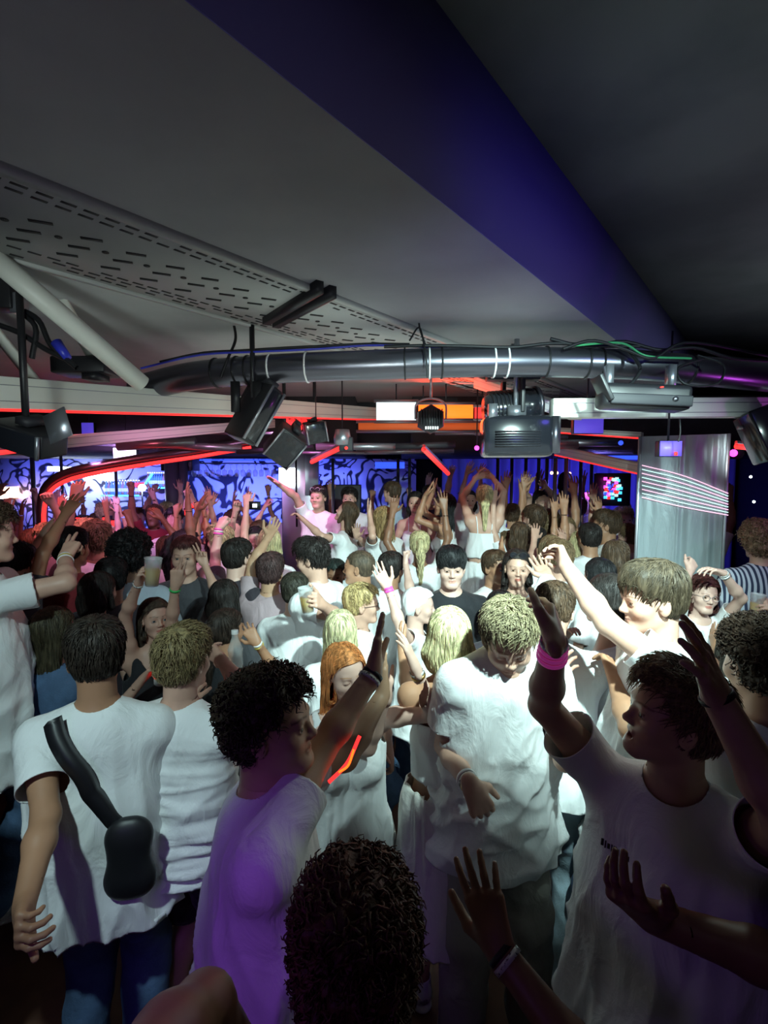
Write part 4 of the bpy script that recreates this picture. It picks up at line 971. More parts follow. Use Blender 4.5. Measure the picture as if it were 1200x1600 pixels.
# ---- the mirrored column
CC = V(2.33, 4.02, 0); CN = unit(V(-2.33, -3.95, 0)); CX = V(-CN[1], CN[0], 0); w = .56; HT = 2.43
col = thing('mirrored_column', CC, 'tall pale metallic column with vertical folds at the right', 'column')
nv = 70; xs = np.linspace(-w/2, w/2, nv); pr = np.array([.006*math.sin(x*62+math.sin(x*31))*(1 if x < .02 else .2) for x in xs])
v = np.array([CC-CX*x+CN*(w/2+.008+p_)+UP*z for z in np.linspace(.0, HT, 30) for x, p_ in zip(xs, pr)]); i = np.arange(29)[:, None]*nv; k = np.arange(nv-1)[None]
obj('front_sheet', (v, np.stack([i+k, i+k+1, i+nv+k+1, i+nv+k], -1).reshape(-1, 4)), 'pillar', col, True)
CR = np.array([CX, CN, UP]); obj('core', bxm(CC+UP*HT/2, (w, w, HT), CR), 'pillar', col, bevel=.005)
for s in (-1, 1): obj('corner_rail', bxm(CC+CX*s*w/2+CN*(w/2+.01)+UP*HT/2, (.022, .035, HT), CR), 'steel', col, bevel=.003)
def on_col(px, py, off=.03):
    r = ray(px, py); o_ = CC+CN*(w/2+off); return CAM+r*(((o_-CAM)@CN)/(r@CN))
nl = 9  # lines of light on the column, added as thin glowing tubes
for i in range(nl):
    f = i/(nl-1); a = on_col(1003, 727+f*50); b = on_col(1138, 771+f*34); mid = (a+b)/2+UP*(.022-.03*f)
    t = tag(obj('light_line', tube([a, mid, b], .0035, 6, 14), ['led_pinkwhite', 'led_mint'][i % 2], None, True), 'thin glowing line across the mirrored column, %s of nine' % ['topmost', 'second from top', 'third from top', 'fourth from top', 'middle', 'fourth from bottom', 'third from bottom', 'second from bottom', 'lowest'][i], 'light tube', 'light lines on the mirrored column')
t = thing('spot_lamp', at(1148, 708, 3.75), 'bright magenta lamp on the right edge of the mirrored column', 'lamp'); obj('bulb', ball(at(1146, 708, 3.7), .026, nu=14, nv=8), 'led_magenta', t, True); obj('housing', cyl(at(1152, 708, 3.76), at(1152, 708, 3.88), .045), 'black', t, True)
lamp('SPOT', on_col(1110, 690, .5), 5, (.9, 1, 1), on_col(1140, 710), spot_size=math.radians(40), spot_blend=1, shadow_soft_size=.02)
# right edge: dark side room
o = thing('loudspeaker', at(1185, 690, 2.9), 'black loudspeaker hanging at the right edge beyond the column', 'loudspeaker'); obj('cabinet', bxm(at(1192, 680, 2.9), (.14, .2, .30), np.array(Euler((.2, .35, .2)).to_matrix())), 'black_gloss', o, bevel=.015); obj('bracket', bxm(at(1170, 668, 2.95), (.12, .03, .02)), 'steel', o)
for x, y in ((1173, 745), (1178, 784)):
    o = tag(obj('ceiling_spot', ball(at(x, y, 4.5), .012, nu=8, nv=6), 'led_white', None, True), 'tiny white lamp in the dark right corner, the %s one' % ('upper' if y < 760 else 'lower'), 'lamp')
# stage platform
st = thing('stage', (.25, 5.1, 0), 'low black stage the raised dancers stand on', 'stage'); obj('deck', bxm((.25, 5.1, .42), (2.7, 1.95, .06)), 'dark', st, bevel=.008); obj('base', bxm((.25, 5.1, .195), (2.6, 1.85, .39)), 'black', st)
st = thing('stage', (3.0, 3.25, 0), 'low black platform at the right edge under the striped shirt dancer', 'stage'); obj('deck', bxm((3.0, 3.25, .42), (1.1, 1.0, .06)), 'dark', st, bevel=.008); obj('base', bxm((3.0, 3.25, .195), (1.0, .9, .39)), 'black', st)
# ---- bar at the back left
struct('wall_bar', bxm((-3.4, 8.85, 1.35), (7.9, .1, 2.1)), 'graffiti')
bc = thing('bar_counter', (-3.6, 7.9, 0), 'long dark bar counter along the blue graffiti wall', 'bar counter'); obj('front', bxm((-3.6, 7.95, .53), (6.6, .5, 1.06)), 'counter', bc); obj('top', bxm((-3.6, 7.9, 1.09), (6.8, .7, .06)), 'steel', bc, bevel=.01)
for (x0, x1, y, lb) in ((163, 222, 774, 'short glass shelf with cyan light, left and lower one'), (228, 278, 762, 'short glass shelf with cyan light, right and upper one')):
    a = at(x0, y, 8.4); b = at(x1, y, 8.4); t = thing('shelf', (a+b)/2, lb, 'shelf'); obj('board', bxm((a+b)/2, (b[0]-a[0], .18, .025)), 'glass', t); obj('bracket', [bxm((a+b)/2+V(x_, .22, -.02), (.02, .44, .02)) for x_ in (-.2, .2)], 'steel', t); obj('light_strip', bxm((a+b)/2-V(0, .1, 0), (b[0]-a[0], .012, .028)), 'led_cyan', t)
def bottle(c, m, lb, s=1):
    t = thing('bottle', c, lb, 'bottle', 'bottles at the bar'); obj('glass', lathe(c, [(.001, 0), (.036*s, 0), (.038*s, .02*s), (.038*s, .17*s), (.014*s, .22*s), (.013*s, .28*s), (.001, .28*s)], 12), m, t, True); obj('cap', lathe(c+UP*.275*s, [(.015*s, 0), (.016*s, .02*s), (.001, .025*s)], 8), 'panel_white', t, True)
    obj('bottle_label', lathe(c+UP*.06*s, [(.039*s, 0), (.039*s, .07*s)], 12), 'band_white', t, True)
rg = random.Random(8)
for i in range(26):
    sh = i % 2; x0, x1, y = ((163, 222, 774), (228, 278, 762))[sh]; x = x0+4+(x1-x0-8)*(i//2)/12
    bottle(at(x, y, 8.38)+UP*.014, rg.choice(['bottle_glass', 'bottle_amber', 'bottle_glass']), '%s bottle on the %s cyan-lit shelf, %s from its left end' % (('blue', 'amber')[i % 3 == 0], ('left', 'right')[sh], ORD[i//2]), .8)
rk = thing('glass_rack', at(365, 724, 7.8), 'chrome rail of hanging wine glasses above the bar', 'glass rack'); a = at(298, 724, 7.8); b = at(432, 724, 7.8); obj('rail', [bxm((a+b)/2+V(0, y_, 0), (b[0]-a[0], .015, .015)) for y_ in (-.1, 0, .1)], 'chrome', rk); obj('rack_light', bxm((a+b)/2+UP*.05, (b[0]-a[0], .05, .02)), 'led_blue', rk); obj('top_board', bxm((a+b)/2+UP*.09, (b[0]-a[0]+.1, .4, .03)), 'dark', rk)
for i in range(14):
    c = a+(b-a)*(i+.5)/14-UP*.20; o = obj('wine_glass', lathe(c, [(.028, 0), (.040, .05), (.034, .09), (.004, .11), (.004, .17), (.032, .185)], 14), 'plastic_clear', None, True); tag(o, 'wine glass hanging upside down, %s from the left on the rail' % ORD[i], 'glass', 'hanging wine glasses')
t = thing('bar_lamp', at(222, 762, 8.0), 'round white globe lamp over the bar', 'lamp'); obj('globe', ball(at(222, 762, 7.6), .055), 'led_white', t, True); obj('stem', cyl(at(222, 768, 7.6), at(222, 768, 7.6)*V(1, 1, 0)+UP*1.12, .012), 'steel', t)
o = tag(obj('led_tube', tube([at(226, 758, 8.3), at(238, 740, 8.3)], .02, 8), 'led_cyan', None, True), 'short slanting cyan light tube above the globe lamp', 'light tube')
for i, (x, y, w_, h_) in enumerate(((105, 733, 16, 7), (131, 733, 8, 5), (88, 779, 22, 5), (5, 770, 3, 18), (155, 742, 2, 12), (223, 757, 3, 6))):
    a = at(x, y, 8.45); o = tag(obj('back_lamp', bxm(a, (w_*8.45/800, .75, h_*8.45/800)), ['led_white', 'led_white', 'led_mint', 'led_warm', 'led_white', 'led_red'][i], None, bevel=.005), ['wide white lamp high on the bar wall', 'narrow white lamp high on the bar wall', 'flat pale lamp low on the bar wall', 'warm lamp column at the far left of the bar', 'thin white upright lamp on the bar wall', 'small red lamp near the globe lamp'][i], 'lamp')
for i, (x, w_) in enumerate(((50, .03), (268, .1), (286, .06), (95, .02), (180, .02))):
    o = tag(obj('bar_post', cyl(at(x, 724, 7.2)*V(1, 1, 0), at(x, 712, 7.2), w_, n=16), 'steel', None, True), 'upright steel post in front of the bar wall, %s' % ['far left', 'wide one beside the hanging glasses', 'slim one beside the wide post', 'slim one behind the neon arch curve', 'slim one under the neon arch'][i], 'post', 'bar posts')
o = tag(obj('hanging_box', bxm(at(282, 724, 7.4), (.45, .3, .22)), 'black', None, bevel=.01), 'black box hanging from the ceiling left of the hanging glasses', 'box')
# second pillar with a bright screen in the middle distance
t = thing('slim_column', at(455, 760, 6.5)*V(1, 1, 0), 'slim clad column with a glaring white screen behind the stage', 'column'); c = at(468, 760, 6.5)
obj('core', bxm((c[0], c[1]+.1, 1.2), (.44, .3, 2.4)), 'steel', t, bevel=.01); obj('screen', bxm(at(450, 745, 6.35), (.22, .02, .22)), 'led_white', t); obj('glass_panel', bxm(at(487, 742, 6.38), (.16, .02, .5)), 'pillar', t); obj('rail', bxm(at(463, 760, 6.3), (.02, .02, 1.0)), 'black', t)
o = tag(obj('speaker_base', bxm(at(535, 755, 6.9)*V(1, 1, 0)+UP*1.0, (.5, .3, 2.0)), 'dark', None, bevel=.01), 'dark upright cabinet behind the arm-raising man in sunglasses', 'cabinet')
# the back right: blue curtain, poles, screen
struct('trim_3', (lambda xs: (np.array([[x, 8.8+.04*math.sin(x*26), z] for z in (0, 2.42) for x in xs]), np.array([[i, i+1, len(xs)+i+1, len(xs)+i] for i in range(len(xs)-1)])))(np.linspace(1.0, 6, 400)), 'curtain', smooth=True)
for i, (x, d) in enumerate(((778, 5.6), (800, 5.6), (822, 5.5), (842, 5.5), (855, 5.4), (868, 4.6), (885, 4.6), (908, 5.4), (925, 5.4), (622, 6.0), (640, 6.0), (520, 6.0))):
    o = tag(obj('steel_pole', cyl(at(x, 740, d)*V(1, 1, 0), at(x, 716, d), .018, n=14), 'chrome', None, True), 'slim upright steel pole behind the stage, %s from the left' % ORD[sorted([778, 800, 822, 842, 855, 868, 885, 908, 925, 622, 640, 520]).index(x)], 'pole', 'slim poles behind the stage')
#
sc_ = thing('video_screen', at(958, 765, 5.6), 'small screen glowing blue, green and red on the far right wall', 'screen'); obj('bezel', bxm(at(958, 765, 5.6)+V(0, .03, 0), (.40, .04, .36)), 'black', sc_, bevel=.01)
rg = random.Random(5)
for j, m_ in enumerate(('led_cyan', 'led_magenta', 'led_blue', 'led_red', 'led_mint')):
    obj('screen_image', [bxm(at(946+rg.randrange(25), 748+rg.randrange(34), 5.55), (.035, .01, .03)) for _ in range(9)], m_, sc_)
for i, (x, y, m_) in enumerate(((862, 739, 'led_warm'), (870, 739, 'led_warm'), (882, 739, 'led_pinkwhite'), (890, 740, 'led_warm'), (970, 692, 'led_blue'), (745, 700, 'led_magenta'))):
    e_ = at(x, y, 7.2 if y > 730 else 4.6)
    eo = tag(obj('effect_lamp', ball(e_, .022, nu=10, nv=6), m_, None, True), ['warm lamp, first of four in a row above the far right crowd', 'warm lamp, second of four above the far right crowd', 'pinkish lamp, third of four above the far right crowd', 'warm lamp, last of four above the far right crowd', 'small blue lamp under the ceiling left of the column', 'tiny magenta lamp under the boxy stage light'][i], 'lamp')
    hang(eo, e_+UP*.02, top=2.42 if y > 730 else 2.95)
for i, (x0, x1, y, h_) in enumerate(((586, 632, 722, 10), (905, 1000, 712, 6))): 
    a = at((x0+x1)/2, y+h_/2, 7.0); tag(obj('light_bar', bxm(a, ((x1-x0)*7/800, .05, h_*7/800)), 'led_blue', None), ['blue light bar at the back behind the stage', 'long blue light bar over the far right curtain'][i], 'light bar')
# red DJ lamps in the left crowd
for i, (x, y, w_, h_) in enumerate(((110, 816, 9, 9), (122, 814, 7, 11), (165, 818, 9, 20), (177, 822, 6, 18), (58, 823, 4, 7), (292, 801, 7, 9), (82, 850, 5, 12), (301, 789, 4, 9))):
    a = at(x, y, 5.4); t = thing('red_light', a, 'red glowing lamp among the left crowd, %s from the left edge' % ORD[sorted([110, 122, 165, 177, 58, 292, 82, 301]).index(x)], 'lamp', 'red lamps in the left crowd'); obj('glow', bxm(a, (w_*6.5e-3, .02, h_*6.5e-3)), 'led_red', t, bevel=.006); obj('case', bxm(a+V(0, .04, 0), (w_*6.5e-3+.03, .05, h_*6.5e-3+.03)), 'black', t)
# ducts, rails and clutter under the far ceiling
rg = random.Random(12)
for i in range(16):
    x0 = 60+i*62; y = 690+rg.uniform(-14, 18); d = rg.uniform(4.6, 5.0); L_ = rg.uniform(60, 200); b_ = rg.uniform(-10, 10)
    o = tag(obj('ceiling_duct', cyl(at(x0, y, d), at(x0+L_, y+b_, d), rg.uniform(.012, .045), n=12), rg.choice(['steel', 'dark', 'black', 'steel']), None, True), 'thin pipe under the dark far ceiling, %s from the left' % ORD[i], 'pipe', 'pipes under the far ceiling')
# ---------------------------------------------------------------- the crowd
DK = (.010, .007, .006); BR = (.045, .025, .013); LB = (.11, .07, .035); BL = (.34, .29, .16); RED = (.40, .15, .045); BK = (.004, .004, .005)
UPA = lambda s=1: ('dir', (.35*s, .25, 1), (-.05*s, .2, 1), 'open')
NO = None
# --- nearest ring
f1 = person('dark curly-haired person in black vest, back of head filling the bottom centre', (556, 1500), 0.8, 0, q=0, hair='curly', hairc=(.05, .018, .008), skin='brown', top='tank', topc='black', hp=-6,
    L=('px', (318, 1575, -1), (90, 1780, -1), NO, 'relaxed'), R=('px', (955, 1720, 1), (775, 1478, 1), (700, 1215, 1), 'open', (.2, 1, .1)), seed=1, k=1.0)
f3 = person('young man with dark curly hair in white T-shirt, profile right, arm stretched to clap', (424, 1135), 1.2, 78, q=0, hair='curly', hairc=(.03, .018, .010), skin='olive', hy=95, hp=8, hr=0,
    R=('px', (498, 1178, 1), (583, 1052, 1), (595, 962, 1), 'flat', (1, .1, 0)), L=('px', (540, 1185, 1), (598, 1085, 1), (604, 1000, 1), 'open', (-1, 0, 0)), seed=2, hem=.22, loose=1.15, eyes='open', fold=(.028, 11, 3, .6))
f4 = person('big open-mouthed man in oversized white T-shirt with small dark emblem, both arms raised, at right', (1050, 1122), 1.28, -138, q=0, hair='tousled', hairc=(.10, .065, .03), skin='olive', hy=-82, hp=12, mouth='open',
    R=('px', (850, 1102, -1), (866, 1002, -1), (866, 940, 1), 'claw', (0, 1, .2)), L=('px', (1232, 1290, -1), (1118, 1085, -1), (1082, 990, -1), 'open', (-.8, .5, 0)), seed=4, hem=.32, loose=1.25, fold=(.030, 9, 2.2, .5), k=1.03)
f5 = person('person beyond the right edge whose bare forearm reaches across the big white T-shirt', (1385, 1130), 1.0, -85, q=1, hair='short', skin='brown', topc='black',
    L=('px', (1210, 1535, -1), (1018, 1432, -1), (946, 1378, -1), 'relaxed', (0, .3, 1)), seed=5)
f6 = person('man in white T-shirt seen from behind with black crossbody strap, left foreground', (150, 1028), 1.68, -14, q=0, hair='quiff', hairc=(.018, .012, .008), skin='tan', hy=-30, hp=-8,
    L=('px', (72, 1275, -1), (38, 1415, -1), (25, 1490, -1), 'curl', (1, .2, 0)), R=('dir', (.25, .5, -1), (-.2, 1, -.2), 'relaxed'), seed=6, hem=.17, loose=1.15, fold=(.026, 10, 2.4, .4), sleeve=.66)
f7 = person('curly light-haired man in creased white T-shirt and black shorts seen from behind', (288, 1034), 1.8, 12, q=0, hair='tousled', hairc=(.16, .12, .055), skin='fair', hy=20,
    R=('px', (378, 1075, 1), (345, 1030, 1), (322, 1010, 1), 'relaxed', (0, 1, 0)), L=('dir', (-.4, .6, -.8), (.2, .8, .5), 'curl'), seed=7, hem=.06, loose=1.1, bottom='shorts', botc='black', fold=(.028, 4, 15, 1.6))
f8 = person('red-haired woman in white V-neck dress, eyes closed, arms raised clapping', (540, 1052), 1.93, 165, fem=True, q=0, hair='long', hairc=RED, skin='pale', hy=152, hp=-4, hr=8, eyes='closed', mouth='smile', top='dress', bottom=None,
    L=('px', (676, 1116, -1), (650, 1046, -1), (620, 972, -1), 'open', (-1, .3, 0)), R=('px', (575, 1168, -1), (604, 1085, -1), (592, 1005, -1), 'open', (1, -.2, 0)), seed=8, fold=(.020, 22, 2, .3))
f9 = person('tall tousle-haired man in white T-shirt and beige trousers looking down, centre right', (794, 1000), 1.74, 168, q=0, hair='tousled', hairc=(.15, .125, .07), skin='fair', hy=186, hp=-24, eyes='closed', lean=(7, 0), nk=.115,
    R=('px', (696, 1165, 1), (736, 1228, -1), (768, 1295, 1), 'relaxed', (-.3, 1, 0)), L=('px', (884, 1190, -1), (880, 1080, 1), NO, 'relaxed'), seed=9, hem=.22, loose=1.15, bottom='trousers', botc='beige', fold=(.030, 9, 4.5, 1.1), k=1.0, stance=.14)
f10 = person('blonde woman with straight bob seen from behind, bare shoulders and pale skirt', (702, 994), 1.97, 8, fem=True, q=0, hair='bob', hairc=(.38, .34, .19), skin='tan', top='bandeau', bottom='skirt', botc='offwhite',
    L=('px', (638, 1085, 1), (628, 1015, 1), NO, 'open', (1, 0, 0)), R=('dir', (.3, .3, -1), (.0, .8, -.6), 'relaxed'), seed=10)
f22 = person('tall brown-haired man in white T-shirt, profile left, reaching across to the left', (1018, 938), 1.84, -90, q=0, hair='bowl', hairc=(.035, .024, .013), skin='fair', hy=-88, hp=-4, eyes='open',
    L=('px', (903, 940, -1), (884, 885, 1), (868, 850, 1), 'curl', (-1, .2, 0)), R=('px', (1058, 905, 1), (990, 900, 1), (935, 905, 1), 'relaxed', (0, 0, -1)), seed=22, hem=.25, loose=1.2, fringe=.4, fold=(.028, 11, 3, .6))
f28 = person('person with dark wavy hair in pale T-shirt seen from behind at the right edge', (1188, 1040), 1.48, -6, q=0, hair='curly', hairc=(.035, .02, .012), skin='tan', topc='white', seed=28, hp=-5, L=('dir', (-.2, .9, -.2), (.3, 1, .4), 'relaxed'))
# --- second ring
person('blonde woman with long straight hair seen from behind, behind the red-haired woman', (532, 986), 2.6, 0, fem=True, q=1, hair='long', hairc=(.34, .31, .18), skin='fair', seed=11)
g12 = person('fair-haired person wearing glasses, profile right, in white shirt', (566, 945), 2.85, 85, q=1, hair='short', hairc=(.30, .22, .10), skin='fair', seed=12, top='shirt', eyes='open')
f13 = person('pale woman in white headscarf, profile right, one arm up with pink bands', (655, 948), 2.95, 95, fem=True, q=1, hair='cap', hairc=(.75, .76, .78), skin='pale', seed=13, eyes='closed',
    R=('px', (628, 985, -1), (606, 918, -1), (584, 878, -1), 'open', (.3, -1, 0)), L=('px', (642, 930, 1), (634, 882, 1), (630, 850, 1), 'fist'))
f14 = person('young man with black fringe in black T-shirt facing the camera', (705, 888), 3.05, 178, q=0, hair='bowl', hairc=BK, skin='pale', top='tee', topc='black', eyes='open', fringe=1.6, seed=14, hy=183, hp=-3)
person('short-haired man in white T-shirt seen from behind, in the middle', (461, 925), 3.15, 4, q=1, hair='short', hairc=(.02, .018, .012), skin='fair', seed=15, loose=1.1)
person('man in greyish pink T-shirt seen from behind raising his left arm', (423, 895), 3.3, 5, q=1, hair='quiff', hairc=(.04, .02, .02), skin='olive', topc='pinkgrey', seed=16, L=('px', (395, 880, 1), (420, 838, 1), (432, 812, 1), 'open', (0, -1, 0)))
f17 = person('dark tousle-haired man in white T-shirt looking down left, holding a cup', (487, 874), 3.2, -60, q=1, hair='tousled', hairc=DK, skin='fair', seed=17, hp=-12, hy=-75, L=('px', (528, 965, -1), (503, 945, -1), NO, 'grip', (-1, 0, 0)))
person('buzz-cut man in white shirt, profile left', (560, 888), 3.35, -80, q=1, hair='buzz', hairc=(.05, .035, .022), skin='tan', seed=18, top='shirt', eyes='open')
person('dark-haired man in white T-shirt seen from behind, beside the buzz-cut man', (612, 890), 3.5, 30, q=1, hair='short', hairc=DK, skin='tan', seed=19)
person('small dark-haired person facing the camera between two white shirts', (523, 900), 3.7, 180, q=1, hair='short', hairc=(.012, .02, .018), skin='brown', topc='dark', seed=20, eyes='open')
f23 = person('man in white shirt and light blue jeans bending away, one sleeve raised', (866, 955), 2.3, 25, q=1, hair='short', hairc=BR, skin='fair', seed=23, top='shirt', bottom='jeans', botc='lightdenim', lean=(16, 0), hp=-25,
    L=('px', (840, 950, 1), (857, 905, 1), (838, 872, 1), 'open', (0, -1, 0)), R=('dir', (.5, .6, .3), (0, .5, .8), 'relaxed'), stance=.13)
person('dark-haired woman in white crop top and fringed white skirt, behind the reaching man', (948, 938), 2.3, -50, fem=True, q=1, hair='bob', hairc=DK, skin='fair', seed=24, top='bandeau', bottom='skirt', botc='white', L=('dir', (-.5, .3, -.8), (.3, .9, 0), 'relaxed'))
f25 = person('smiling woman in glasses with dark red hair in white T-shirt, arms over her head', (1098, 930), 2.95, 182, fem=True, q=0, hair='wavy', hairc=(.05, .012, .010), skin='pale', seed=25, mouth='smile', hr=-6,
    R=('px', (1062, 930, -1), (1078, 892, 1), (1090, 865, 1), 'curl', (0, 1, 0)), L=('px', (1158, 935, -1), (1130, 896, -1), (1092, 882, -1), 'relaxed', (0, 0, -1)))
person('woman with sleek dark hair seen from behind, hands raised, near the right edge', (1150, 1000), 2.45, 5, fem=True, q=1, hair='long', hairc=(.022, .018, .014), skin='tan', seed=27, L=('px', (1118, 1070, 1), (1118, 1015, 1), (1110, 962, 1), 'open', (1, 0, 0)), R=('px', (1190, 1060, 1), (1160, 1010, 1), (1128, 965, 1), 'flat', (-1, 0, 0)))
g30 = person('dancer with light frizzy hair in blue striped shirt on the right platform', (1186, 848), 3.2, 5, q=1, hair='afro', hairc=(.16, .10, .06), skin='fair', seed=30, top='shirt', topc='stripes', base=.45, k=.92, R=('px', (1236, 960, -1), (1208, 948, -1), NO, 'grip', (-1, 0, 0)))
g32 = person('dark-haired woman facing the camera with sunglasses on her head', (808, 888), 3.15, 172, fem=True, q=1, hair='long', hairc=DK, skin='fair', seed=32, hy=190, eyes='open', L=('dir', (-.2, .5, -1), (.1, .8, .6), 'relaxed'))
person('person with shiny black hair seen from behind, just above the tousle-haired man', (782, 955), 2.75, -5, fem=True, q=1, hair='pony', hairc=BK, skin='tan', seed=33, topc='dark')
f34 = person('person with one hand up wearing a pink wristband, in white, right of centre', (872, 872), 3.5, -20, q=1, hair='short', hairc=LB, skin='fair', seed=34, R=('px', (895, 930, 1), (882, 895, 1), (868, 868, 1), 'open', (-1, -.5, 0)))
f35 = person('woman with light brown hair seen from behind, right of the sunglasses woman', (860, 862), 3.7, 0, fem=True, q=1, hair='bob', hairc=LB, skin='fair', seed=35, L=('px', (830, 880, 1), (835, 840, 1), NO, 'open'), R=('px', (885, 880, 1), (880, 845, 1), NO, 'open'))
f36 = person('tan person raising one forearm behind the black T-shirt, hair hidden', (775, 888), 3.5, 150, q=1, hair='short', hairc=BR, skin='tan', seed=36, L=('px', (790, 880, -1), (784, 862, 1), (782, 850, 1), 'open'))
# --- left side
l1 = person('man at the left edge in loose white T-shirt holding up a peace sign', (-22, 838), 2.2, 50, q=1, hair='curly', hairc=BR, skin='fair', seed=41, base=.22, hem=.30, loose=1.3, R=('px', (116, 908, -1), (102, 872, 1), (122, 832, 1), 'peace', (0, 1, 0)), L=('px', (30, 905, 1), (60, 850, 1), NO, 'open'))
l2 = person('shadowed person behind the left edge man stretching a tan arm upward', (28, 882), 2.7, 30, q=1, hair='long', fem=True, hairc=BK, skin='tan', seed=42, topc='dark', R=('px', (72, 848, 1), (103, 803, 1), (128, 768, 1), 'open', (0, 1, .2)))
person('dark-clad person cut off by the left edge, nearest on that side', (-330, 945), 1.25, 0, q=1, hair='short', hairc=DK, skin='brown', topc='dark', seed=43)
l4 = person('woman with very long brown hair behind the strap man', (86, 985), 2.35, 25, fem=True, q=1, hair='long', hairc=(.035, .028, .014), skin='fair', topc='denim', seed=44, R=('px', (175, 1120, 1), (222, 1062, -1), NO, 'grip', (1, 0, 0)))
l5 = person('long-haired woman in black top holding up a cup of beer', (243, 968), 2.65, 145, fem=True, q=1, hair='long', hairc=(.03, .02, .012), skin='fair', hp=8, hy=140, top='tank', topc='black', seed=45, eyes='open',
    R=('px', (196, 962, -1), (216, 912, -1), (226, 872, -1), 'grip', (1, 0, 0)), L=('px', (268, 975, -1), (274, 915, -1), (280, 870, -1), 'peace', (0, 1, 0)))
person('person with round black curls seen from behind, among the left crowd', (205, 868), 3.15, 0, q=1, hair='afro', hairc=BK, skin='olive', topc='paleblue', seed=46)
l7 = person('black-haired person in red top seen from behind, left crowd', (112, 858), 3.2, 10, q=1, hair='short', hairc=BK, skin='tan', topc='red', seed=47)
l8 = person('woman with slicked dark ponytail, hand spread beside her head', (354, 986), 2.55, 28, fem=True, q=1, hair='pony', hairc=(.02, .013, .009), skin='tan', topc='black', top='tank', seed=48, R=('px', (432, 1050, 1), (402, 1005, -1), (368, 955, -1), 'claw', (-.3, 1, 0)))
l9 = person('person in dark top with one forearm up making a peace sign, left of centre', (352, 935), 2.95, 15, fem=True, q=1, hair='bob', hairc=DK, skin='fair', topc='darkgrey', seed=49, L=('px', (340, 930, 1), (320, 882, 1), (308, 842, 1), 'peace', (0, -1, 0)))
l10 = person('person raising a violet-lit fist in the left crowd', (372, 872), 3.4, 30, q=1, hair='short', hairc=DK, skin='pale', topc='dark', seed=50, L=('px', (336, 880, 1), (342, 826, 1), (356, 796, 1), 'fist'))
person('dark-haired man in grey T-shirt facing the camera, left crowd', (290, 870), 3.3, 172, q=1, hair='short', hairc=(.05, .01, .01), skin='fair', topc='darkgrey', seed=51)
person('woman with brown hair seen from behind beside the pillar of raised arms', (155, 925), 2.8, 20, fem=True, q=1, hair='bob', hairc=DK, skin='fair', topc='dark', seed=52)
person('person in dark shirt seen from behind below the black curls', (175, 905), 2.95, -20, q=1, hair='short', hairc=BK, skin='brown', topc='dark', seed=53)
# --- dancers on the stage
sA = 'dancers standing on the stage'
s1 = person('man with sunglasses on his head in white T-shirt, arm flung out left, on the stage', (497, 778), 5.0, 195, q=1, hair='short', hairc=DK, skin='fair', seed=61, base=.45, group=sA, R=('px', (462, 776, -1), (436, 757, -1), (418, 744, -1), 'flat', (0, 0, -1)))
person('brown-haired woman in white T-shirt leaning back, on the stage', (541, 802), 4.5, -75, fem=True, q=1, hair='long', hairc=BR, skin='fair', seed=62, base=.45, hp=28, group=sA, L=('px', (502, 838, -1), (474, 812, 1), NO, 'relaxed'), R=('px', (575, 852, -1), (557, 838, -1), (556, 815, -1), 'open', (0, -1, 0)))
person('woman with dark blonde ponytail in white T-shirt, hand raised, on the stage', (598, 812), 4.4, -35, fem=True, q=1, hair='wavy', hairc=(.22, .14, .06), skin='fair', seed=63, base=.45, group=sA, L=('px', (582, 838, -1), (577, 803, 1), (573, 780, 1), 'open', (1, 0, 0)))
person('dark-haired woman in white strap dress facing the camera, on the stage', (649, 786), 5.2, 192, fem=True, q=1, hair='wavy', hairc=DK, skin='fair', seed=64, base=.45, top='strap', bottom=None, group=sA)
person('woman with long dark curls in tight white dress clapping overhead, on the stage', (693, 790), 4.7, -78, fem=True, q=0, hair='wavy', hairc=BK, skin='tan', seed=65, base=.45, top='strap', bottom=None, hp=5, group=sA, L=('px', (646, 810, -1), (666, 770, 1), (680, 745, 1), 'flat', (1, 0, 0)), R=('px', (662, 800, 1), (676, 770, 1), (684, 746, 1), 'flat', (-1, 0, 0)))
person('blonde woman in white crop top seen from behind, arms crossed overhead, on the stage', (757, 778), 4.5, 8, fem=True, q=0, hair='pony', hairc=(.38, .33, .18), skin='fair', seed=66, base=.45, top='crop', bottom='skirt', botc='white', group=sA, L=('px', (722, 778, 1), (744, 746, 1), (768, 738, 1), 'relaxed', (0, -1, 0)), R=('px', (786, 768, 1), (768, 745, 1), (745, 738, 1), 'relaxed', (0, -1, 0)))
person('brown-haired person raising both arms behind the blonde dancer, on the stage', (800, 806), 5.1, 0, q=1, hair='short', hairc=BR, skin='tan', seed=67, base=.30, group=sA, R=('px', (812, 775, 1), (820, 742, 1), (822, 715, 1), 'open', (0, -1, 0)), L=('px', (790, 775, 1), (793, 742, 1), (797, 722, 1), 'open', (0, -1, 0)))
person('curly man in pale blue T-shirt turned left, at the back of the stage', (612, 770), 5.6, -55, q=1, hair='short', hairc=BR, skin='fair', seed=68, base=.45, topc='paleblue', group=sA)
person('curly-haired man facing the camera, at the back of the stage', (546, 780), 5.6, 188, q=1, hair='curly', hairc=DK, skin='fair', seed=69, base=.42, group=sA)
person('dark-haired person at the back of the stage raising hands under the boxy light', (733, 782), 5.5, 180, q=1, hair='long', fem=True, hairc=DK, skin='fair', seed=70, base=.42, group=sA, R=('px', (722, 768, -1), (730, 738, -1), (738, 716, -1), 'open', (0, -1, 0)), L=('px', (752, 770, -1), (750, 740, -1), (758, 722, -1), 'open'))
person('person in dark at the back of the stage with one magenta-lit hand up', (672, 775), 5.7, 170, q=2, hair='short', hairc=DK, skin='fair', seed=71, base=.42, topc='dark', group=sA, L=('px', (700, 765, -1), (704, 742, -1), (708, 726, -1), 'open'))
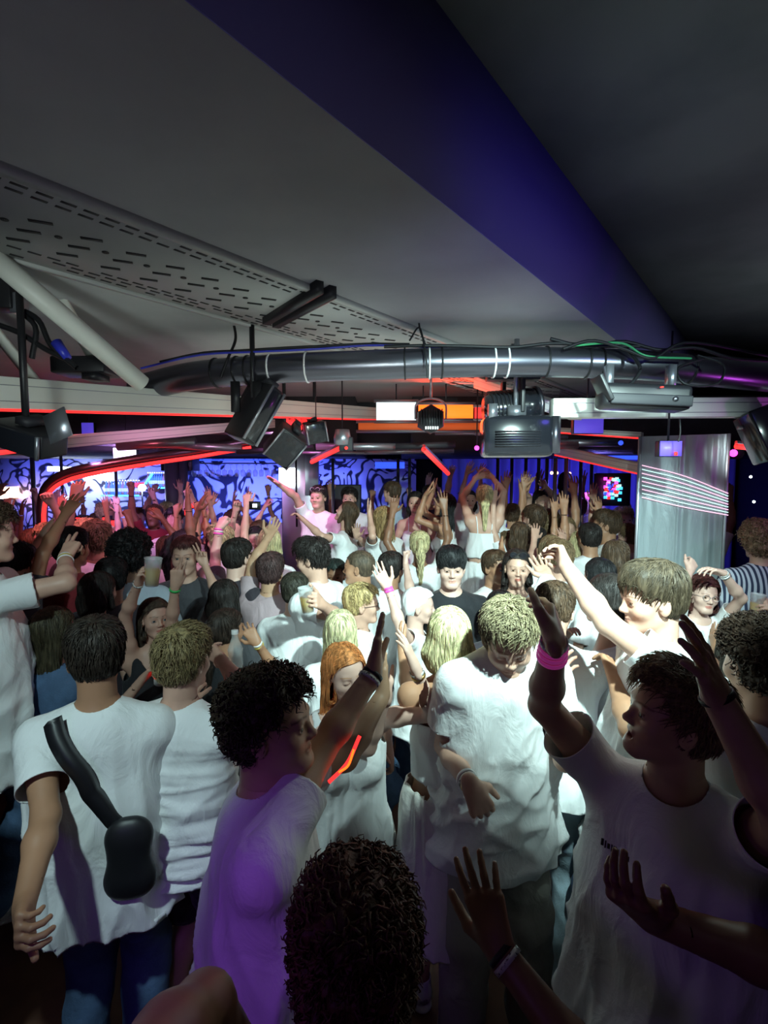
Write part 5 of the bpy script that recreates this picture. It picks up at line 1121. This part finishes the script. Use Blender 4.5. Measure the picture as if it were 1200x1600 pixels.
# --- right middle
person('short dark-haired man in white shirt, profile left, before the column', (946, 822), 4.5, -70, q=1, hair='quiff', hairc=BR, skin='tan', seed=81, top='shirt')
person('man seen from behind in white T-shirt, one arm raised, before the column', (921, 842), 4.3, 0, q=1, hair='short', hairc=DK, skin='tan', seed=82, L=('px', (905, 880, 1), (903, 845, 1), (912, 815, 1), 'curl'))
person('fair frizzy-haired person beside the column', (974, 812), 5.7, 180, q=1, hair='curly', hairc=(.3, .22, .12), skin='fair', seed=83)
person('brown-haired man close to the column edge in white', (982, 840), 4.95, -40, q=1, hair='quiff', hairc=LB, skin='fair', seed=84, top='shirt')
r7 = person('person holding up a phone in the far right crowd', (900, 795), 5.8, -20, q=2, hair='short', hairc=BR, skin='fair', seed=85, R=('px', (920, 800, 1), (917, 785, 1), (915, 775, 1), 'grip', (0, 1, 0)))
person('woman in white T-shirt with both arms up, right of the stage', (848, 785), 5.5, 178, fem=True, q=2, hair='wavy', hairc=DK, skin='fair', seed=86, R=('px', (826, 778, -1), (824, 757, -1), (822, 742, -1), 'open'), L=('px', (866, 775, -1), (852, 760, -1), (842, 748, -1), 'open'))
person('dark-haired woman in white top standing on a podium at the far right', (883, 752), 6.4, 0, fem=True, q=2, hair='long', hairc=BK, skin='tan', seed=87, base=.55, top='crop', bottom='shorts', botc='denim')
person('dark-haired person seen from behind under the fringed woman, right', (935, 900), 3.2, -30, fem=True, q=1, hair='long', hairc=BK, skin='fair', seed=88, topc='white')
for i, (x, y, d_, st, hc, fm, yw) in enumerate(((834, 812, 3.4, 'short', BR, 0, -30), (857, 820, 3.5, 'curly', LB, 0, 10), (812, 838, 3.1, 'bob', BR, 1, 0), (838, 845, 3.25, 'short', DK, 0, 20), (885, 828, 3.45, 'bob', LB, 1, 180), (905, 850, 3.2, 'long', BL, 1, 0), (795, 850, 3.3, 'wavy', LB, 1, 170), (870, 800, 4.2, 'short', BR, 0, 180))):
    person(['short brown-haired dancer at the right of the stage front', 'curly light-haired dancer behind the raised hands', 'woman with brown bob beside the stage corner', 'dark-haired dancer from behind, mid right crowd', 'light-haired woman facing the camera, mid right crowd', 'long blonde hair seen from behind, left of the column', 'wavy-haired woman by the blonde dancer on stage', 'small brown-haired man facing the camera, far right crowd'][i],
        (x, y), d_*1.42, yw, fem=bool(fm), q=2, hair=st, hairc=hc, skin=['fair', 'tan'][i % 2], seed=90+i, R=UPA() if i % 2 else None, L=UPA(-1) if i % 3 else None)
# --- the rest of the floor, filled with dancers
rng0 = np.random.default_rng(7)
spots = []
for y in np.arange(3.2, 7.6, .45):
    for x in np.arange(-.78*y-.1, .66*y, .50):
        spots.append((x+rng0.uniform(-.13, .13), y+rng0.uniform(-.12, .12)))
taken = [(p['NB'][0], p['NB'][1]) for p in PEOPLE]
n = 0
for x, y in spots:
    if -1.05 < x < 1.55 and 4.1 < y < 6.1: continue
    if abs(x-2.33) < .6 and abs(y-3.95) < .6: continue
    if x > 1.9 and y < 4.6 and x < 4: continue
    if abs(x+1.1) < .45 and abs(y-6.5) < .4: continue
    if min((x-a)**2+(y-b)**2 for a, b in taken) < .34**2: continue
    if y > 5.6 and rng0.random() < .25: continue
    if y > 7.3: continue
    taken.append((x, y)); n += 1
    fm = rng0.random() < .45; hc = [DK, BR, BK, LB, BL, BR][rng0.integers(6)]; hs = (['long', 'wavy', 'bob', 'pony'] if fm else ['short', 'quiff', 'curly', 'tousled'])[rng0.integers(4)]
    tc_ = ['white', 'white', 'white', 'dark', 'red' if x < -1.2 else 'white', 'grey', 'offwhite', 'black' if x < 0 else 'white'][rng0.integers(8)]
    ht = rng0.uniform(1.63, 1.76)+(.05 if not fm else 0); hd_z = ht-.13
    p3 = V(x, y, hd_z)-CAM; dd_ = p3@_cf; px = 600+FPX*p3[0]/dd_; py = 800-FPX*(p3@_cu)/dd_
    if px < -40 or px > 1240: continue
    yw = float(rng0.choice([0, 0, 60, -60, 180, 20, -30, 160])); a1 = rng0.random() < .6; a2 = rng0.random() < .5
    def arm(s): return ('dir', (s*rng0.uniform(.1, .6), rng0.uniform(.1, .6), 1), (s*rng0.uniform(-.5, .15), rng0.uniform(-.1, .5), 1), ['open', 'relaxed', 'fist', 'peace', 'curl'][rng0.integers(5)])
    cn = {DK: 'dark-haired', BR: 'brown-haired', BK: 'black-haired', LB: 'light brown-haired', BL: 'blond'}[hc]
    where = 'below bar wall' if px < 300 and y > 4.5 else 'in left crowd' if px < 440 else 'behind stage' if px < 800 else 'in right crowd'
    lab = '%s %s with %s hair in %s top, %s, %s, x' % (cn, 'woman' if fm else 'man', hs, tc_, ('both arms up' if a1 and a2 else 'one arm up' if a1 or a2 else 'arms down'), where)
    lab = '%s %s in %s, %s, %s, %s row, %s' % (cn, 'woman' if fm else 'man', tc_, ('both arms up' if a1 and a2 else 'one arm up' if a1 or a2 else 'arms down'), where, ORD[min(11, int(y/.46)-6)], ['facing away', 'turned right', 'turned left', 'facing camera'][0 if abs(yw) <= 30 else 1 if yw == 60 else 2 if yw == -60 else 3])
    person(lab, (px, py), dd_, yw, fem=fm, q=2 if y < 4.6 else 3, hair=hs, hairc=hc, skin=['fair', 'tan', 'olive', 'pale', 'brown'][rng0.integers(5)], topc=tc_, bottom=['jeans', 'shorts'][rng0.integers(2)], botc=['denim', 'black', 'beige'][rng0.integers(3)], seed=200+n, R=arm(1) if a1 else None, L=arm(-1) if a2 else None, group='dancers in the far crowd')
print('PEOPLE', len(PEOPLE), 'filled', n)
# ---------------------------------------------------------------- what they wear and hold
band(f9, 'R', .0, mat=['band_gold', 'rubber', 'band_white'], n=3, name='wristband')
band(f8, 'L', .01, mat=['rubber', 'band_gold'], n=2); band(f4, 'R', .0, mat=['band_white', 'band_pink', 'band_pink', 'band_pink'], n=4); band(f4, 'L', .0, mat=['band_black'], n=1)
band(f3, 'R', .0, mat=['band_black', 'rubber'], n=2); band(f1, 'R', .0, mat=['band_black', 'rubber'], n=2); band(l8, 'R', .0, mat=['band_white', 'band_yellow'], n=2); band(l1, 'R', .0, mat=['band_white', 'band_yellow', 'band_white'], n=3)
band(l5, 'R', .0, mat=['rubber'], n=1); band(l5, 'L', .02, mat=['band_green'], n=1); band(f13, 'R', .0, mat=['band_pink', 'band_pink'], n=2); band(f34, 'R', .0, mat=['band_pink', 'band_pink'], n=2); band(f25, 'L', 0, mat=['rubber', 'band_white'], n=2); band(l10, 'L', 0, mat=['band_pink', 'band_white', 'band_pink'], n=3)
def fpt(i, x, y, z): f = i['k']*(.95 if i['fem'] else 1); return i['C']+(V(x, y, z)@i['Fh'])*f
def specs(i, zc=0, yc=.098, m='black', name='glasses', lens=None):
    parts = []
    for s in (-1, 1):
        an = np.linspace(0, 2*math.pi, 19); pts = np.array([fpt(i, s*.031+.022*math.cos(t), yc, zc+.019*math.sin(t)) for t in an]); parts.append(tubes(pts[None], np.full((1, 19), .0012), 5))
        parts.append(tubes(np.array([fpt(i, s*.054, yc, zc+.006), fpt(i, s*.076, .05, zc+.006), fpt(i, s*.081, -.01, zc)])[None], np.full((1, 3), .0012), 5))
    parts.append(tubes(np.array([fpt(i, -.009, yc+.002, zc+.004), fpt(i, 0, yc+.005, zc+.006), fpt(i, .009, yc+.002, zc+.004)])[None], np.full((1, 3), .0012), 5))
    o = obj(name, parts, m, i['root'], True)
    if lens:
        for s in (-1, 1):
            n_ = 18; an = np.arange(n_)*2*math.pi/n_; v = np.array([fpt(i, s*.031+.021*r*math.cos(t), yc, zc+.018*r*math.sin(t)) for r in (.05, 1) for t in an])
            obj('lens', (v, np.array([[a, (a+1) % n_, n_+(a+1) % n_, n_+a] for a in range(n_)])), lens, o)
specs(g12); specs(f25, m='steel'); specs(g32, .100, .075, name='sunglasses', lens='black_gloss'); specs(s1, .095, .085, m='band_white', name='sunglasses', lens='black_gloss')
# crossbody bag of the left foreground man
k = f6['k']; F = f6['Ft']; NBp = f6['NB']; bag = thing('crossbody_bag', NBp+(F[0]*.16-F[1]*.16-F[2]*.45), 'black crossbody bag hanging on a wide strap down the back of the strap man', 'bag')
sp = [];
for t_ in np.linspace(0, 1, 26):
    p = NBp+F[0]*(-.095+.165*t_)*k+F[2]*(.035-.34*t_)*k-F[1]*.10*k; sp.append(p)
sp = np.array(sp); BB = f6['B']
for _ in range(12):
    e0 = sdf(BB, sp.astype(f32)); gr = np.stack([(sdf(BB, (sp+np.eye(3)[a]*.004).astype(f32))-e0)/.004 for a in range(3)], 1); gr /= np.linalg.norm(gr, axis=1)[:, None]+1e-6; sp = sp-gr*np.clip(e0-.062, -.02, .02)[:, None]
gr = -np.tile(F[1], (26, 1)); tg = np.gradient(sp, axis=0); sd_ = np.cross(tg, gr); sd_ /= np.linalg.norm(sd_, axis=1)[:, None]; wv = .021
v = np.concatenate([sp+sd_*wv+gr*.004, sp-sd_*wv+gr*.004, sp-sd_*wv-gr*.03, sp+sd_*wv-gr*.03]); q = np.array([[a*26+i, a*26+i+1, ((a+1) % 4)*26+i+1, ((a+1) % 4)*26+i] for a in range(4) for i in range(25)]); obj('strap', (v, q), 'black', bag)
bc_ = sp[-1]+F[0]*.03-F[2]*.07-F[1]*.012
bv, bq = nets(*field([rc(bc_+F[2]*.06-F[0]*.01, bc_+F[2]*.06+F[0]*.02, .038, .038, .02, F, (1, .5, 1)), rc(bc_-F[2]*.10-F[0]*.02, bc_-F[2]*.10+F[0]*.025, .042, .042, .03, F, (1, .6, 1)), rc(bc_+F[2]*.03, bc_-F[2]*.07, .060, .064, .03, F, (1, .55, 1))], .006))
obj('pouch', (bv, bq), 'black', bag, True)
def cup(c, ax, label, beer=True, s=1):
    t = thing('plastic_cup', c, label, 'cup'); F = frame(ax); Fz = np.array([F[0], F[2], F[1]]); F3 = np.array([unit(np.cross(V(0, 1, .1), ax)), V(0, 0, 0), unit(ax)]); F3[1] = np.cross(F3[2], F3[0])
    obj('cup', lathe(c, [(.001, -.06*s), (.030*s, -.06*s), (.040*s, .07*s), (.042*s, .07*s), (.041*s, .073*s), (.0385*s, .07*s), (.0288*s, -.056*s), (.001, -.056*s)], 24, F3), 'plastic_clear', t, True)
    if beer: obj('drink', lathe(c, [(.001, -.055*s), (.0282*s, -.055*s), (.0345*s, .02*s), (.001, .02*s)], 24, F3), 'beer', t, True)
W, hd, pn_ = l5['arms']['R'][2], l5['arms']['R'][3], l5['arms']['R'][4]
cup(W+unit(hd)*.085+unit(pn_-np.dot(pn_, hd)*hd)*.05, V(.1, 0, 1), 'clear plastic cup of yellow beer held up by the long-haired woman')
W = f17['arms']['L'][2]; hd = f17['arms']['L'][3]; pn_ = f17['arms']['L'][4]; cup(W+hd*.085+unit(pn_-np.dot(pn_, hd)*hd)*.05, V(-.1, 0, 1), 'clear plastic cup with a drink held by the tousle-haired man in the middle')
W, hd, pn_ = g30['arms']['R'][2], g30['arms']['R'][3], g30['arms']['R'][4]; c = W+hd*.08+unit(pn_-np.dot(pn_, hd)*hd)*.05; cup(c, V(.1, 0, 1), 'plastic cup with an orange drink at the right edge'); 
c = at(368, 1035, 2.2); t = thing('plastic_bottle', c, 'clear plastic bottle upright beside the ponytailed woman', 'bottle'); obj('bottle', lathe(c, [(.001, -.10), (.030, -.10), (.032, -.02), (.030, .03), (.032, .06), (.014, .11), (.013, .13)], 20), 'plastic_clear', t, True); obj('cap', lathe(c, [(.015, .125), (.015, .142), (.001, .143)], 12), 'band_white', t)
W, hd = r7['arms']['R'][2], r7['arms']['R'][3]; t = thing('phone', W+hd*.1, 'phone with glowing pink screen held up in the far right crowd', 'phone'); obj('case', bxm(W+hd*.12, (.075, .008, .15)), 'black', t, bevel=.004); obj('screen', bxm(W+hd*.12-V(0, .006, 0), (.068, .004, .14)), 'led_magenta', t)
c = at(398, 790, 3.6); t = thing('phone', c, 'phone with bright white screen among the left crowd hands', 'phone'); obj('case', bxm(c+V(0, .006, 0), (.08, .008, .06)), 'black', t); obj('screen', bxm(c, (.03, .004, .024)), 'led_white', t)
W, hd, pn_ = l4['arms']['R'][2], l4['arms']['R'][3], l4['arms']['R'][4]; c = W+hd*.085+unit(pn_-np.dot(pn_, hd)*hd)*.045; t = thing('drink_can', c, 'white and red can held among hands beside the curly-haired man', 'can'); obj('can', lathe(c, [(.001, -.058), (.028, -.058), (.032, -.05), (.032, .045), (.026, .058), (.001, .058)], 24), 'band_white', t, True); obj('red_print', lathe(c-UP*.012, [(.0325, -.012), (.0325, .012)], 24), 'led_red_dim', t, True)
# red light streak by the curly man's forearm, added as a glowing tube
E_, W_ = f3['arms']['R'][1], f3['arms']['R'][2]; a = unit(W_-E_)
dE_ = float((E_-CAM)@_cf); dW_ = float((W_-CAM)@_cf); e_ = at(562, 1150, (dE_+dW_)/2-.03); b_ = at(514, 1222, dE_-.04); t = thing('light_streak', (e_+b_)/2, 'curved red and yellow glow stick along the curly man\'s raised arm', 'light streak'); m_ = (e_+b_)/2+V(.006, 0, -.012)
obj('outer_glow', tube([e_, m_, b_], .0048, 12, 30), 'led_red', t, True); obj('bright_core', tube([e_*.75+b_*.25+V(.004, -.004, -.004), m_+V(.003, -.007, -.002), e_*.25+b_*.75+V(.004, -.004, -.004)], .003, 8, 24), 'led_orange', t, True)
# emblem on the big man's shirt, lettering on the black shirt
k4 = f4
def onto(i, px, py, d):
    return at(px, py, d)
def chest_text(i, x, z, w, h, rows, m, name, s=-1):
    """short strokes lying on the chest, s tells the side"""
    pts = []; NB_, F_ = i['NB'], i['Ft']
    for r_ in range(rows):
        n_ = 9-2*r_
        for j in range(n_): pts.append((x+(j-(n_-1)/2)*w/9, z-r_*h*1.5))
    P3 = np.array([NB_+F_[0]*a+F_[2]*b+F_[1]*.17 for a, b in pts])
    dg = bpy.context.evaluated_depsgraph_get(); sh_ = [o_ for o_ in i['root'].children if o_.name.startswith('t_shirt')][0]; dg.update(); ev = sh_.evaluated_get(dg); inv = np.array(i['root'].location); out = []
    for j, p in enumerate(P3):
        ok, loc, nn, _ = ev.ray_cast(Vector(p-inv), Vector(-F_[1]))
        if ok: q_ = np.array(loc)+inv; Rr = np.array([F_[0], np.array(nn), np.cross(F_[0], np.array(nn))]); out += [bxm(q_+np.array(nn)*.002, (w/9*.32 if (j % 2) else w/9*.7, .002, h if j % 3 else h*.7), Rr)]
    if out: obj(name, out, m, i['root'])
chest_text(f14, .03, -.20, .085, .010, 2, 'band_white', 'chest_lettering')
chest_text(f4, .105, -.13, .075, .018, 1, 'band_black', 'chest_emblem')
